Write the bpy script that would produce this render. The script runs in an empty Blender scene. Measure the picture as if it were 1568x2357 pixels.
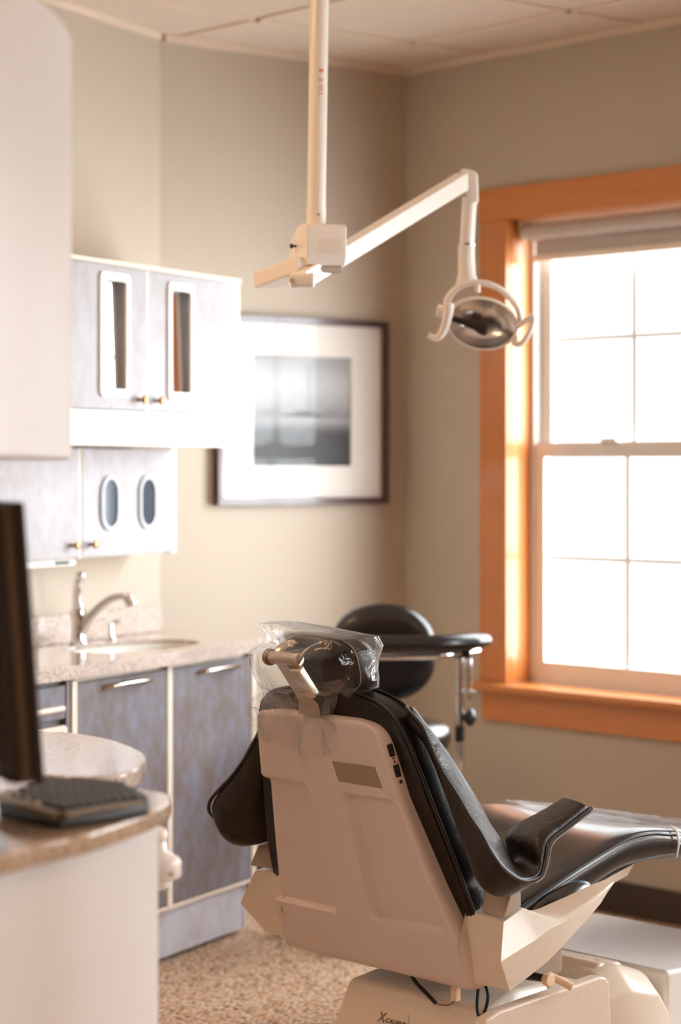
import bpy, bmesh, math, random
from mathutils import Vector, Matrix, noise
random.seed(4)
S = bpy.context.scene
C = S.collection
PI = math.pi

# ------------------------------------------------------------------ helpers
def lin(r, g, b):
    f = lambda c: (c/255/12.92) if c/255 <= .04045 else ((c/255+.055)/1.055)**2.4
    return (f(r), f(g), f(b), 1)

class Frame:
    def __init__(s, ox, oy, deg):
        s.o = Vector((ox, oy, 0)); s.r = math.radians(deg)
        s.m = Matrix.Translation(s.o) @ Matrix.Rotation(s.r, 4, 'Z')
    def __call__(s, x, y, z=0): return s.m @ Vector((x, y, z))
WORLD = Frame(0, 0, 0)
ROOM = Frame(.219, 8.05, 40)        # origin at the far corner, x along the picture wall, y into it
LEFT = Frame(-.552, 7.40, 64.6)     # angled cabinet wall, y into the wall
CHAIR = Frame(-.0487, 5.0, 40)      # x towards the feet, y to the patient's left

OFF = {}
def top_of(o):
    while o.parent: o = o.parent
    return o
def thing(name, label, cat, frame, origin=(0, 0, 0), group=None):
    o = bpy.data.objects.new(name, None); C.objects.link(o)
    o.location = frame(*origin); o.rotation_euler = (0, 0, frame.r)
    o.empty_display_size = .05
    OFF[o.name] = Vector(origin)
    o['label'] = label; o['category'] = cat
    if group: o['group'] = group
    return o
def obj(name, bm, mat, parent=None, frame=None, smooth=38, label=None, recalc=True):
    if recalc: bmesh.ops.recalc_face_normals(bm, faces=bm.faces[:])
    me = bpy.data.meshes.new(name)
    if parent is not None:
        d = OFF[top_of(parent).name]
        bmesh.ops.translate(bm, verts=bm.verts[:], vec=-d)
    bm.to_mesh(me); bm.free()
    if smooth:
        me.polygons.foreach_set('use_smooth', [True]*len(me.polygons))
        if smooth < 180: me.set_sharp_from_angle(angle=math.radians(smooth))
    me.materials.append(mat)
    o = bpy.data.objects.new(name, me); C.objects.link(o)
    if parent is not None: o.parent = parent
    elif frame is not None:
        o.location = frame.o; o.rotation_euler = (0, 0, frame.r)
    if label: o['label'] = label
    if 0 < smooth <= 50:
        wn = o.modifiers.new('flat_faces', 'WEIGHTED_NORMAL'); wn.keep_sharp = True; wn.weight = 80
    return o
def struct(name, bm, mat, frame=None, parent=None):
    o = obj(name, bm, mat, parent, frame, smooth=30)
    if parent is None: o['kind'] = 'structure'
    return o
def struct_root(name, frame, origin=(0, 0, 0)):
    o = bpy.data.objects.new(name, None); C.objects.link(o)
    o.location = frame(*origin); o.rotation_euler = (0, 0, frame.r); o['kind'] = 'structure'
    OFF[o.name] = Vector(origin)
    return o

def NB(): return bmesh.new()
def bevel(bm, w, seg=2, geom=None, angle=25):
    if geom is None:
        geom = [e for e in bm.edges if len(e.link_faces) == 2 and e.calc_face_angle(0) > math.radians(angle)]
    if w > 0 and geom:
        bmesh.ops.bevel(bm, geom=geom, offset=w, segments=seg, affect='EDGES', profile=.5, clamp_overlap=True)
    return bm
def join(a, b):
    me = bpy.data.meshes.new('tmp'); b.to_mesh(me); a.from_mesh(me); bpy.data.meshes.remove(me); b.free(); return a
def box(x0, x1, y0, y1, z0, z1, bv=0, seg=2):
    bm = NB()
    bmesh.ops.create_cube(bm, size=1)
    for v in bm.verts:
        v.co = Vector(((x0+x1)/2+v.co.x*(x1-x0), (y0+y1)/2+v.co.y*(y1-y0), (z0+z1)/2+v.co.z*(z1-z0)))
    return bevel(bm, bv, seg)
def boxes(*args):
    bm = NB()
    for a in args: join(bm, box(*a))
    return bm
def xf(bm, m):
    bmesh.ops.transform(bm, matrix=m, verts=bm.verts[:]); return bm
def prism(pts, z0, z1, bv=0, seg=2):
    """polygon in x,y extruded in z"""
    bm = NB()
    a = [bm.verts.new((x, y, z0)) for x, y in pts]; b = [bm.verts.new((x, y, z1)) for x, y in pts]
    n = len(pts)
    bm.faces.new(a[::-1]); bm.faces.new(b)
    for i in range(n): bm.faces.new((a[i], a[(i+1) % n], b[(i+1) % n], b[i]))
    bmesh.ops.recalc_face_normals(bm, faces=bm.faces[:])
    return bevel(bm, bv, seg)
def plate(pts, y0, y1, bv=0, seg=2):
    """polygon in x,z with thickness along y"""
    bm = prism(pts, -y1, -y0, bv, seg)
    return xf(bm, Matrix.Rotation(PI/2, 4, 'X'))
def rrect(x0, x1, z0, z1, r, n=5):
    out = []
    for cx, cz, a0 in ((x1-r, z1-r, 0), (x0+r, z1-r, 90), (x0+r, z0+r, 180), (x1-r, z0+r, 270)):
        for i in range(n+1):
            a = math.radians(a0+90*i/n); out.append((cx+r*math.cos(a), cz+r*math.sin(a)))
    return out
def ring_plate(outer, inner, y0, y1):
    """flat ring between two outlines with as many points, in x,z, with thickness along y"""
    bm = NB(); n = len(outer)
    L = [[bm.verts.new((p[0], y, p[1])) for p in pts] for y in (y0, y1) for pts in (outer, inner)]
    for i in range(n):
        j = (i+1) % n
        for a, b in ((0, 1), (1, 3), (3, 2), (2, 0)):
            bm.faces.new((L[a][i], L[a][j], L[b][j], L[b][i]))
    return bm
def loft(rings, closed=True, caps=True):
    bm = NB(); R = [[bm.verts.new(p) for p in r] for r in rings]; n = len(R[0])
    for a, b in zip(R, R[1:]):
        for i in range(n if closed else n-1):
            j = (i+1) % n; bm.faces.new((a[i], a[j], b[j], b[i]))
    if caps: bm.faces.new(R[0][::-1]); bm.faces.new(R[-1])
    return bm
def lathe(prof, n=32, caps=True):
    return loft([[(r*math.cos(2*PI*i/n), r*math.sin(2*PI*i/n), z) for i in range(n)] for r, z in prof], caps=caps)
def rot_to(d):
    return Vector((0, 0, 1)).rotation_difference(Vector(d).normalized()).to_matrix().to_4x4()
def cyl(p, q, r, r2=None, n=20, bv=0):
    p, q = Vector(p), Vector(q); L = (q-p).length; r2 = r if r2 is None else r2
    prof = [(r, 0), (r2, L)] if not bv else [(r-bv, 0), (r-bv*.3, bv*.3), (r, bv), (r2, L-bv), (r2-bv*.3, L-bv*.3), (r2-bv, L)]
    return xf(lathe(prof, n), Matrix.Translation(p) @ rot_to(q-p))
def smooth_path(pts, k=6, closed=False):
    P = [Vector(p) for p in pts]; out = []; n = len(P)
    for i in range(n if closed else n-1):
        if closed: a, b, c, d = P[i-1], P[i], P[(i+1) % n], P[(i+2) % n]
        else: a, b, c, d = P[max(i-1, 0)], P[i], P[i+1], P[min(i+2, n-1)]
        for j in range(k):
            t = j/k
            out.append(.5*((2*b)+(-a+c)*t+(2*a-5*b+4*c-d)*t*t+(-a+3*b-3*c+d)*t**3))
    if not closed: out.append(P[-1])
    return out
def tube(pts, r, n=10, k=6, radii=None, flat=1, closed=False):
    P = smooth_path(pts, k, closed) if k > 1 else [Vector(p) for p in pts]
    m = len(P); rings = []; up = None
    for i, p in enumerate(P):
        if closed: t = (P[(i+1) % m]-P[i-1]).normalized()
        else: t = (P[min(i+1, m-1)]-P[max(i-1, 0)]).normalized()
        if up is None:
            up = Vector((0, 0, 1)) if abs(t.z) < .9 else Vector((1, 0, 0))
        up = (up-t*up.dot(t)).normalized(); s = t.cross(up)
        rr = r
        if radii:
            f = i/(m-1)*(len(radii)-1); a = int(min(f, len(radii)-2)); rr = radii[a]+(radii[a+1]-radii[a])*(f-a)
        rings.append([p+(s*math.cos(2*PI*j/n)*rr+up*math.sin(2*PI*j/n)*rr*flat) for j in range(n)])
    if closed: rings.append(rings[0]); bm = loft(rings, caps=False); bmesh.ops.remove_doubles(bm, verts=bm.verts[:], dist=1e-6); return bm
    return loft(rings)
def sphere(c, r, sx=1, sy=1, sz=1, u=20, v=12):
    bm = NB(); bmesh.ops.create_uvsphere(bm, u_segments=u, v_segments=v, radius=r)
    return xf(bm, Matrix.Translation(c) @ Matrix.Diagonal((sx, sy, sz, 1)))
def interp(tab, z):
    if z <= tab[0][0]: return tab[0][1]
    for (a, va), (b, vb) in zip(tab, tab[1:]):
        if z <= b: return va+(vb-va)*(z-a)/(b-a)
    return tab[-1][1]
def sst(a, b, x):
    t = max(0, min(1, (x-a)/(b-a))); return t*t*(3-2*t)
def subsurf(o, lv=2):
    m = o.modifiers.new('smooth', 'SUBSURF'); m.levels = lv; m.render_levels = lv; return o
def mirror_y(bm):
    xf(bm, Matrix.Diagonal((1, -1, 1, 1))); bmesh.ops.reverse_faces(bm, faces=bm.faces[:]); return bm

# ------------------------------------------------------------------ materials
def mat(name, col, rough=.5, metal=0, spec=.5, coat=0, **kw):
    m = bpy.data.materials.new(name); m.use_nodes = True
    b = m.node_tree.nodes['Principled BSDF']
    b.inputs['Base Color'].default_value = col
    b.inputs['Roughness'].default_value = rough; b.inputs['Metallic'].default_value = metal
    b.inputs['Specular IOR Level'].default_value = spec; b.inputs['Coat Weight'].default_value = coat
    b.inputs['Coat Roughness'].default_value = .1
    for k, v in kw.items(): b.inputs[k.replace('_', ' ')].default_value = v
    return m
class G:
    """small node graph helper"""
    def __init__(s, m): s.m = m; s.t = m.node_tree; s.b = s.t.nodes.get('Principled BSDF')
    def n(s, typ, **kw):
        nd = s.t.nodes.new(typ)
        for k, v in kw.items():
            if hasattr(nd, k): setattr(nd, k, v)
            else: nd.inputs[k.replace('_', ' ')].default_value = v
        return nd
    def l(s, a, b): s.t.links.new(a, b)
    def coord(s, scale=(1, 1, 1), rot=(0, 0, 0), kind='Object'):
        c = s.n('ShaderNodeTexCoord'); mp = s.n('ShaderNodeMapping')
        mp.inputs['Scale'].default_value = scale; mp.inputs['Rotation'].default_value = rot
        s.l(c.outputs[kind], mp.inputs['Vector']); return mp.outputs['Vector']
    def noise(s, vec, scale, detail=3, rough=.5, dist=0):
        nd = s.n('ShaderNodeTexNoise', Scale=scale, Detail=detail, Roughness=rough, Distortion=dist)
        s.l(vec, nd.inputs['Vector']); return nd.outputs['Fac']
    def ramp(s, fac, stops, interp='LINEAR'):
        r = s.n('ShaderNodeValToRGB'); e = r.color_ramp.elements; r.color_ramp.interpolation = interp
        while len(e) < len(stops): e.new(.5)
        for el, (p, c) in zip(e, stops): el.position = p; el.color = c
        s.l(fac, r.inputs['Fac']); return r.outputs['Color']
    def mix(s, fac, a, b, mode='MIX'):
        x = s.n('ShaderNodeMix', data_type='RGBA', blend_type=mode)
        for v, i in ((fac, 0), (a, 6), (b, 7)):
            if hasattr(v, 'is_linked') or hasattr(v, 'links'): s.l(v, x.inputs[i])
            else: x.inputs[i].default_value = v
        return x.outputs[2]
    def bump(s, h, strength, dist=.01):
        b = s.n('ShaderNodeBump', Strength=strength, Distance=dist); s.l(h, b.inputs['Height'])
        s.l(b.outputs['Normal'], s.b.inputs['Normal'])
    def color(s, c): s.l(c, s.b.inputs['Base Color'])

M = {}
# painted walls: sage-taupe with a faint roller texture
m = M['wall'] = mat('sage wall paint', lin(190, 177, 160), .75); g = G(m)
v = g.coord(); g.color(g.mix(g.noise(v, 1.3, 3), lin(187, 174, 156), lin(194, 181, 164)))
g.bump(g.noise(v, 240, 2), .12, .002)
m = M['ceiling'] = mat('ceiling tile', lin(236, 222, 205), .9); g = G(m)
v = g.coord(); g.color(g.mix(g.noise(v, 14, 4, .7), lin(214, 198, 180), lin(226, 211, 194)))
M['grid'] = mat('ceiling grid', lin(226, 208, 188), .6)
# looped carpet
m = M['carpet'] = mat('woven loop carpet', lin(214, 180, 150), .95, spec=.1); g = G(m)
v = g.coord((70, 104, 1))
vo = g.n('ShaderNodeTexVoronoi', Scale=1.0, Randomness=.34); vo.distance = 'CHEBYCHEV'; g.l(v, vo.inputs['Vector'])
sep = g.n('ShaderNodeSeparateColor'); g.l(vo.outputs['Color'], sep.inputs['Color'])
c1 = g.ramp(sep.outputs[0], [(0, lin(222, 196, 170)), (.30, lin(210, 178, 146)), (.52, lin(230, 208, 186)), (.80, lin(204, 166, 130)), (.90, lin(166, 136, 112)), (.945, lin(146, 148, 146)), (.975, lin(112, 94, 84)), (.99, lin(222, 188, 150))], 'CONSTANT')
edge = g.ramp(vo.outputs['Distance'], [(.30, (1, 1, 1, 1)), (.50, lin(138, 108, 86))])
big = g.ramp(g.noise(g.coord(), 3, 2), [(.3, (.93, .92, .91, 1)), (.7, (1, 1, 1, 1))])
g.color(g.mix(1.0, g.mix(1.0, c1, edge, 'MULTIPLY'), big, 'MULTIPLY'))
inv = g.n('ShaderNodeMath', operation='SUBTRACT'); inv.inputs[0].default_value = 1; g.l(vo.outputs['Distance'], inv.inputs[1])
g.bump(inv.outputs[0], .5, .004)
# wood
def wood(name, c1, c2, scale):
    m = mat(name, c1, .38, coat=.35); g = G(m); v = g.coord(scale)
    n1 = g.noise(v, 3.0, 5, .6, .6); n2 = g.noise(v, 16, 4, .7)
    g.color(g.mix(n2, g.ramp(n1, [(.3, c1), (.7, c2)]), c2)); g.bump(n2, .04, .002); return m
M['wood_h'] = wood('stained fir across', lin(192, 110, 44), lin(208, 132, 64), (9, 1, 9))
M['wood_v'] = wood('stained fir upright', lin(190, 110, 48), lin(206, 130, 66), (9, 9, 1))
M['vinyl'] = mat('white vinyl sash', lin(228, 222, 216), .4)
def clear(name, tint, gloss, rough, fres=4.0, bumpy=0, scale=40, haze=0):
    m = bpy.data.materials.new(name); m.use_nodes = True; t = m.node_tree; t.nodes.clear()
    out = t.nodes.new('ShaderNodeOutputMaterial'); tr = t.nodes.new('ShaderNodeBsdfTransparent'); gl = t.nodes.new('ShaderNodeBsdfGlossy')
    mx = t.nodes.new('ShaderNodeMixShader'); fr = t.nodes.new('ShaderNodeLayerWeight'); pw = t.nodes.new('ShaderNodeMath'); pw.operation = 'POWER'; pw.inputs[1].default_value = fres
    tr.inputs['Color'].default_value = tint; gl.inputs['Roughness'].default_value = rough
    fr.inputs['Blend'].default_value = .5
    ma = t.nodes.new('ShaderNodeMath'); ma.operation = 'MULTIPLY_ADD'; ma.inputs[1].default_value = gloss[1]; ma.inputs[2].default_value = gloss[0]; ma.use_clamp = True
    t.links.new(fr.outputs['Facing'], pw.inputs[0]); t.links.new(pw.outputs[0], ma.inputs[0]); t.links.new(ma.outputs[0], mx.inputs[0])
    spec_out = gl.outputs[0]
    if haze:
        tl_ = t.nodes.new('ShaderNodeBsdfTranslucent'); m2 = t.nodes.new('ShaderNodeMixShader'); m2.inputs[0].default_value = haze
        t.links.new(gl.outputs[0], m2.inputs[1]); t.links.new(tl_.outputs[0], m2.inputs[2]); spec_out = m2.outputs[0]
    t.links.new(tr.outputs[0], mx.inputs[1]); t.links.new(spec_out, mx.inputs[2]); t.links.new(mx.outputs[0], out.inputs['Surface'])
    if bumpy:
        co = t.nodes.new('ShaderNodeTexCoord'); no = t.nodes.new('ShaderNodeTexNoise'); bu = t.nodes.new('ShaderNodeBump')
        no.inputs['Scale'].default_value = scale; no.inputs['Detail'].default_value = 4; no.inputs['Distortion'].default_value = 1.5
        bu.inputs['Strength'].default_value = bumpy; bu.inputs['Distance'].default_value = .02
        t.links.new(co.outputs['Object'], no.inputs['Vector']); t.links.new(no.outputs['Fac'], bu.inputs['Height'])
        t.links.new(bu.outputs[0], gl.inputs['Normal']); t.links.new(bu.outputs[0], fr.inputs['Normal'])
    return m
M['glass'] = clear('window glass', (.985, .99, .99, 1), (.03, .6), .01)
M['picture_glass'] = clear('picture glass', (.97, .97, .97, 1), (.008, .11), .03)
M['film'] = clear('clear plastic film', (.97, .965, .96, 1), (.05, .8), .10, 2.6, .25, 24, .3)
M['film_fold'] = clear('creased plastic film', (.97, .965, .96, 1), (.06, .95), .16, 2.2, .5, 34, .35)
m = M['blind'] = mat('grey shade fabric', lin(190, 180, 172), .8)
# laminates
def laminate(name, a, b, c, rough=.5):
    m = mat(name, a, rough, spec=.35); g = G(m); v = g.coord((1, 1, .6))
    n1 = g.noise(v, 9, 5, .65, .4); n2 = g.noise(v, 26, 4, .7)
    col = g.ramp(n1, [(.34, a), (.5, b), (.64, c)])
    g.color(g.mix(.5, col, g.ramp(n2, [(.38, a), (.5, b), (.62, c)]))); return m
M['lam_dark'] = laminate('bronze patina laminate', lin(112, 96, 90), lin(122, 114, 115), lin(130, 132, 152))
M['lam_lit'] = laminate('window lit patina laminate', lin(172, 163, 162), lin(180, 177, 180), lin(186, 187, 194))  # same patina laminate as the base doors, window light painted in as paler colour
M['lam_kick'] = laminate('light kick laminate', lin(184, 176, 178), lin(192, 191, 200), lin(198, 200, 212))
M['cream'] = mat('cream edge banding', lin(238, 224, 206), .45)
M['white'] = mat('white laminate', lin(240, 236, 230), .4)
M['curved_white'] = mat('smooth white laminate', lin(236, 230, 224), .38)
M['mirror'] = mat('mirror', (.86, .88, .88, 1), .015, 1)
M['dark_glass'] = mat('dark inset glass', lin(70, 84, 98), .08, 0, .8, Specular_Tint=(.7, .8, .9, 1))
M['grey_ring'] = mat('grey plastic ring', lin(196, 198, 202), .4)
M['brass'] = mat('antique brass', lin(150, 112, 78), .28, 1)
M['chrome'] = mat('chrome', (.82, .82, .83, 1), .08, 1)
M['nickel'] = mat('brushed nickel', lin(205, 192, 176), .25, 1)
M['steel'] = mat('warm steel', lin(200, 184, 168), .3, 1)
def granite(name, a, b, c):
    m = mat(name, a, .12, coat=.3); g = G(m); v = g.coord()
    n1 = g.noise(v, 95, 3, .7); n2 = g.noise(v, 210, 2, .6)
    col = g.ramp(n1, [(.32, c), (.46, a), (.6, b), (.72, a)])
    dark = g.ramp(n2, [(.33, (.35, .3, .27, 1)), (.42, (1, 1, 1, 1))])
    g.color(g.mix(1.0, col, dark, 'MULTIPLY')); return m
M['granite'] = granite('speckled granite', lin(202, 186, 174), lin(222, 210, 200), lin(164, 142, 128))
M['granite_warm'] = granite('warm granite', lin(198, 170, 144), lin(214, 190, 166), lin(166, 134, 106))
M['porcelain'] = mat('porcelain', lin(246, 242, 234), .12, coat=.4)
# picture
M['plum'] = mat('plum stained frame', lin(72, 42, 46), .3, coat=.3)
M['mat_board'] = mat('picture mat', lin(240, 234, 226), .8)
# chair
m = M['shell'] = mat('cream moulded plastic', lin(218, 202, 194), .36); g = G(m)
v = g.coord(); g.bump(g.noise(v, 700, 2), .05, .001)
m = M['base_plastic'] = mat('cream base plastic', lin(226, 211, 192), .28, coat=.2); g = G(m)
v = g.coord((1, 1, 1)); sc = g.noise(v, 30, 6, .75, 2.0)
g.color(g.ramp(sc, [(.30, lin(214, 196, 174)), (.42, lin(227, 212, 194)), (.8, lin(230, 216, 198))]))
M['deck_white'] = mat('white gloss deck', lin(232, 230, 226), .25, coat=.2)
M['taupe'] = mat('taupe plastic', lin(172, 152, 134), .4)
M['label_grey'] = mat('brushed grey label', lin(158, 138, 118), .4)
def leather(name, col, rough, w=.35):
    m = mat(name, col, rough, spec=.36, coat=.0); g = G(m); v = g.coord()
    a = g.noise(v, 14, 4, .6, .8); b = g.noise(v, 260, 3, .6)
    mx = g.n('ShaderNodeMath', operation='MULTIPLY_ADD'); mx.inputs[1].default_value = .12
    g.l(b, mx.inputs[0]); g.l(a, mx.inputs[2]); g.bump(mx.outputs[0], w, .012)
    return m
M['leather'] = leather('dark brown leather', lin(24, 18, 14), .34, .22)
M['leather_tan'] = leather('worn brown leather', lin(36, 27, 21), .34, .5)
M['leather_seat'] = leather('taut black leather', lin(36, 33, 31), .28, .10)
M['leather_seat'].node_tree.nodes['Principled BSDF'].inputs['Coat Weight'].default_value = .8
M['leather_seat'].node_tree.nodes['Principled BSDF'].inputs['Coat Roughness'].default_value = .22
M['vinyl_black'] = mat('black vinyl', lin(26, 23, 22), .28, coat=.2)
M['piping'] = mat('dark piping', lin(30, 24, 22), .4)
M['thread'] = mat('pale seam thread', lin(150, 130, 110), .6)
M['black'] = mat('black plastic', lin(24, 21, 19), .4)
M['monitor'] = mat('charcoal monitor plastic', lin(42, 37, 34), .45)
M['bezel'] = mat('taupe bezel plastic', lin(88, 78, 68), .5)
M['rubber'] = mat('dark rubber', lin(20, 19, 18), .7)
M['baseboard'] = mat('dark vinyl cove base', lin(66, 54, 44), .5)
M['lamp_white'] = mat('white enamel', lin(244, 236, 226), .3, coat=.3)
M['lamp_grey'] = mat('warm grey underside', lin(190, 172, 160), .5)
M['red_print'] = mat('red print', lin(232, 150, 120), .6)
M['reflector'] = mat('polished reflector', (.95, .93, .90, 1), .22, 1)
M['bulb_arm'] = mat('dark bulb holder', lin(62, 52, 48), .3, .6)
M['keys'] = mat('keyboard black', lin(20, 19, 18), .5)
M['palm'] = mat('keyboard tan rest', lin(128, 112, 90), .4)
M['keys_silver'] = mat('silver keys', lin(190, 180, 165), .35)
M['mouse'] = mat('grey mouse', lin(120, 118, 120), .4)
M['plug'] = mat('nylon plug', lin(240, 210, 176), .5)
M['ink'] = mat('dark print', lin(60, 44, 36), .6)
M['lettering'] = mat('grey lettering', lin(128, 114, 104), .4)
def emit(name, col, st):
    m = mat(name, (0, 0, 0, 1), .5); b = m.node_tree.nodes['Principled BSDF']
    b.inputs['Emission Color'].default_value = col; b.inputs['Emission Strength'].default_value = st; return m

# ------------------------------------------------------------------ setting
H = 2.674
floor_poly = [(-1.007-5.99-.1, -2.74), (-1.007, .15), (.15, .15), (.15, -7.6), (-7.1, -7.6)]
struct('floor', prism(floor_poly, -.1, 0), M['carpet'], ROOM)
struct('ceiling', prism(floor_poly, H, H+.1), M['ceiling'], ROOM)
# suspended-ceiling bars
bars = []
for i in range(11):
    x = -.33-.61*i; bars.append((x-.012, x+.012, -7.45, -.02 if x > -1 else -(-x-1.0)*.457-.03, H-.006, H+.002))
for j in range(11):
    y = -.40-.68*j; x0 = max(-6.95, -1.0+y/.457+.03) if y > -2.72 else -6.95
    bars.append((x0, -.02, y-.012, y+.012, H-.006, H+.002))
struct('trim_1', boxes(*bars), M['grid'], ROOM)
struct('trim_2', boxes((-1.0, -.001, -.022, -.001, H-.022, H-.001), (-.022, -.001, -7.45, -.022, H-.022, H-.001)), M['grid'], ROOM)
struct('trim_3', box(-6.5, -.03, -.022, -.001, H-.022, H-.001), M['grid'], LEFT)
struct('wall_back', box(-1.007, .15, 0, .15, 0, H), M['wall'], ROOM)
struct('wall_left', box(-6.6, 0, 0, .15, 0, H), M['wall'], LEFT)
struct('wall_rear', box(-7.15, -7.0, -7.6, -2.6, 0, H), M['wall'], ROOM)
struct('wall_front', box(-7.0, .15, -7.6, -7.5, 0, H), M['wall'], ROOM)
# window wall with three openings
WIN = [(-1.66, -.498), (-3.60, -2.44), (-5.54, -4.38)]
zs, zh = .667, 2.135
seg = [(0, .15, y1, y0) for (y0, y1) in ()]
wb = NB(); edges = [.0]+[e for a, b in WIN for e in (b, a)]+[-7.5]
for i in range(0, len(edges), 2): join(wb, box(0, .15, edges[i+1], edges[i], 0, H))
for a, b in WIN: join(wb, box(0, .15, a, b, 0, zs-.02)); join(wb, box(0, .15, a, b, zh+.02, H))
struct('wall_right', wb, M['wall'], ROOM)
struct('baseboard_right', box(-.014, -.001, -7.45, -.02, 0.001, .10, .003), M['baseboard'], ROOM)
struct('baseboard_back', box(-.99, -.015, -.014, -.001, 0.001, .10, .003), M['baseboard'], ROOM)

def window(n, ya, yb):
    """ya < yb : opening along the window wall"""
    r = struct_root('window_%d' % n, ROOM, (0, (ya+yb)/2, 0))
    obj('head_casing', box(-.022, -.001, ya-.125, yb+.125, zh, zh+.102, .003), M['wood_h'], r)
    for s, (p, q) in enumerate(((yb, yb+.125), (ya-.125, ya))):
        obj('side_casing', box(-.018, -.001, p, q, zs-.002, zh, .003), M['wood_v'], r)
    obj('stool', boxes((-.062, .10, ya-.15, yb+.15, zs-.030, zs-.003, .008)), M['wood_h'], r)
    obj('apron', box(-.018, -.001, ya-.125, yb+.115, .541, zs-.032, .003), M['wood_h'], r)
    for (p, q) in ((yb-.002, yb+.016), (ya-.016, ya+.002)):
        obj('side_jamb', box(0, .148, p, q, zs, zh), M['wood_v'], r)
    obj('head_jamb', box(0, .148, ya, yb, zh-.002, zh+.018), M['wood_h'], r)
    obj('frame', boxes((.085, .148, yb-.022, yb-.002, zs, zh), (.085, .148, ya+.002, ya+.022, zs, zh), (.085, .148, ya, yb, zs-.002, zs+.02), (.085, .148, ya, yb, zh-.02, zh-.002)), M['vinyl'], r)
    y0, y1 = ya+.022, yb-.022
    def sash(x0, x1, z0, z1, w, bt, tp, nz):
        o = obj('sash', boxes((x0, x1, y1-w, y1, z0, z1), (x0, x1, y0, y0+w, z0, z1), (x0, x1, y0+w, y1-w, z0, z0+bt), (x0, x1, y0+w, y1-w, z1-tp, z1)), M['vinyl'], r)
        obj('pane', box((x0+x1)/2-.003, (x0+x1)/2+.003, y0+w, y1-w, z0+bt, z1-tp), M['glass'], o, smooth=0)
        mb = NB(); xm = (x0+x1)/2+.006
        for k in (1, 2):
            yy = y1-w-(y1-y0-2*w)*k/3; join(mb, box(xm, xm+.006, yy-.012, yy+.012, z0+bt, z1-tp))
        for zz in nz: join(mb, box(xm, xm+.006, y0+w, y1-w, zz-.008, zz+.008))
        obj('muntin_grid', mb, M['vinyl'], o, smooth=0)
    sash(.088, .112, zs+.004, 1.425, .042, .062, .045, (1.063,))
    sash(.118, .14, 1.39, zh-.006, .045, .04, .06, (1.754,))
    obj('sash_lock', boxes((.072, .098, y1-.37, y1-.30, 1.425, 1.44, .004)), M['nickel'], r)
    return r
for i, (a, b) in enumerate(WIN): window(i+1, a, b)
# roller shade in the visible window
sh = thing('roller_shade', 'grey fabric roller shade rolled up at the top of the window', 'window shade', ROOM, (.05, -1.08, zh))
ya, yb = WIN[0]
obj('roller', cyl((.045, ya+.05, 2.092), (.045, yb-.035, 2.092), .026), M['blind'], sh)
obj('fabric', box(.066, .0675, ya+.06, yb-.045, 2.02, 2.095), M['blind'], sh)
obj('hem_bar', box(.060, .074, ya+.055, yb-.04, 2.000, 2.022, .005), M['cream'], sh)
for y in (ya+.028, yb-.018):
    obj('bracket', boxes((.02, .07, y-.006, y+.006, 2.068, 2.132, .003)), M['nickel'], sh)
obj('end_cap', cyl((.045, yb-.033, 2.092), (.045, yb-.024, 2.092), .02), M['lamp_white'], sh)

# ceiling lamps of the room (behind and above the camera's view)
lamp_spots = [(-2.85, -1.30, 'over the sink end of the room', 4.4, (1, .64, .38, 1)), (-2.2, -4.6, 'in the middle of the window side', 2.0, (1, .72, .50, 1)), (-4.7, -4.9, 'in the middle of the front half', 5.0, (1, .60, .34, 1))]
proto = None
for x, y, w, power, hue in lamp_spots:
    t = thing('ceiling_light', 'recessed warm ceiling light panel, the one '+w, 'ceiling light', ROOM, (x, y, H), 'ceiling light panels')
    fr = NB()
    for a in ((x-.31, x+.31, y-.61, y-.58, H-.02, H-.001), (x-.31, x+.31, y+.58, y+.61, H-.02, H-.001), (x-.31, x-.28, y-.58, y+.58, H-.02, H-.001), (x+.28, x+.31, y-.58, y+.58, H-.02, H-.001)):
        join(fr, box(*a))
    obj('frame', fr, M['lamp_white'], t, smooth=0)
    obj('diffuser', box(x-.28, x+.28, y-.58, y+.58, H-.016, H-.008), emit('warm ceiling lamp', hue, power), t, smooth=0)

# ------------------------------------------------------------------ framed photograph
pic = thing('framed_photograph', 'plum framed black and white photograph of a boat in a wide white mat', 'picture', ROOM, (-.453, -.002, 1.528))
x0, x1, z0, z1 = -.806, -.100, 1.230, 1.828
fw = .021
fb = NB()
for a in ((x0, x1, z1-fw, z1), (x0, x1, z0, z0+fw)): join(fb, box(a[0], a[1], -.030, -.002, a[2], a[3], .002))
for a in ((x0, x0+fw, z0+fw, z1-fw), (x1-fw, x1, z0+fw, z1-fw)): join(fb, box(a[0], a[1], -.030, -.002, a[2], a[3], .002))
obj('frame', fb, M['plum'], pic)
px0, px1, pz0, pz1 = -.655, -.250, 1.354, 1.705
mb = ring_plate([(x0+fw, z0+fw), (x1-fw, z0+fw), (x1-fw, z1-fw), (x0+fw, z1-fw)], [(px0, pz0), (px1, pz0), (px1, pz1), (px0, pz1)], -.012, -.006)
obj('mat', mb, M['mat_board'], pic, smooth=0)
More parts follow.
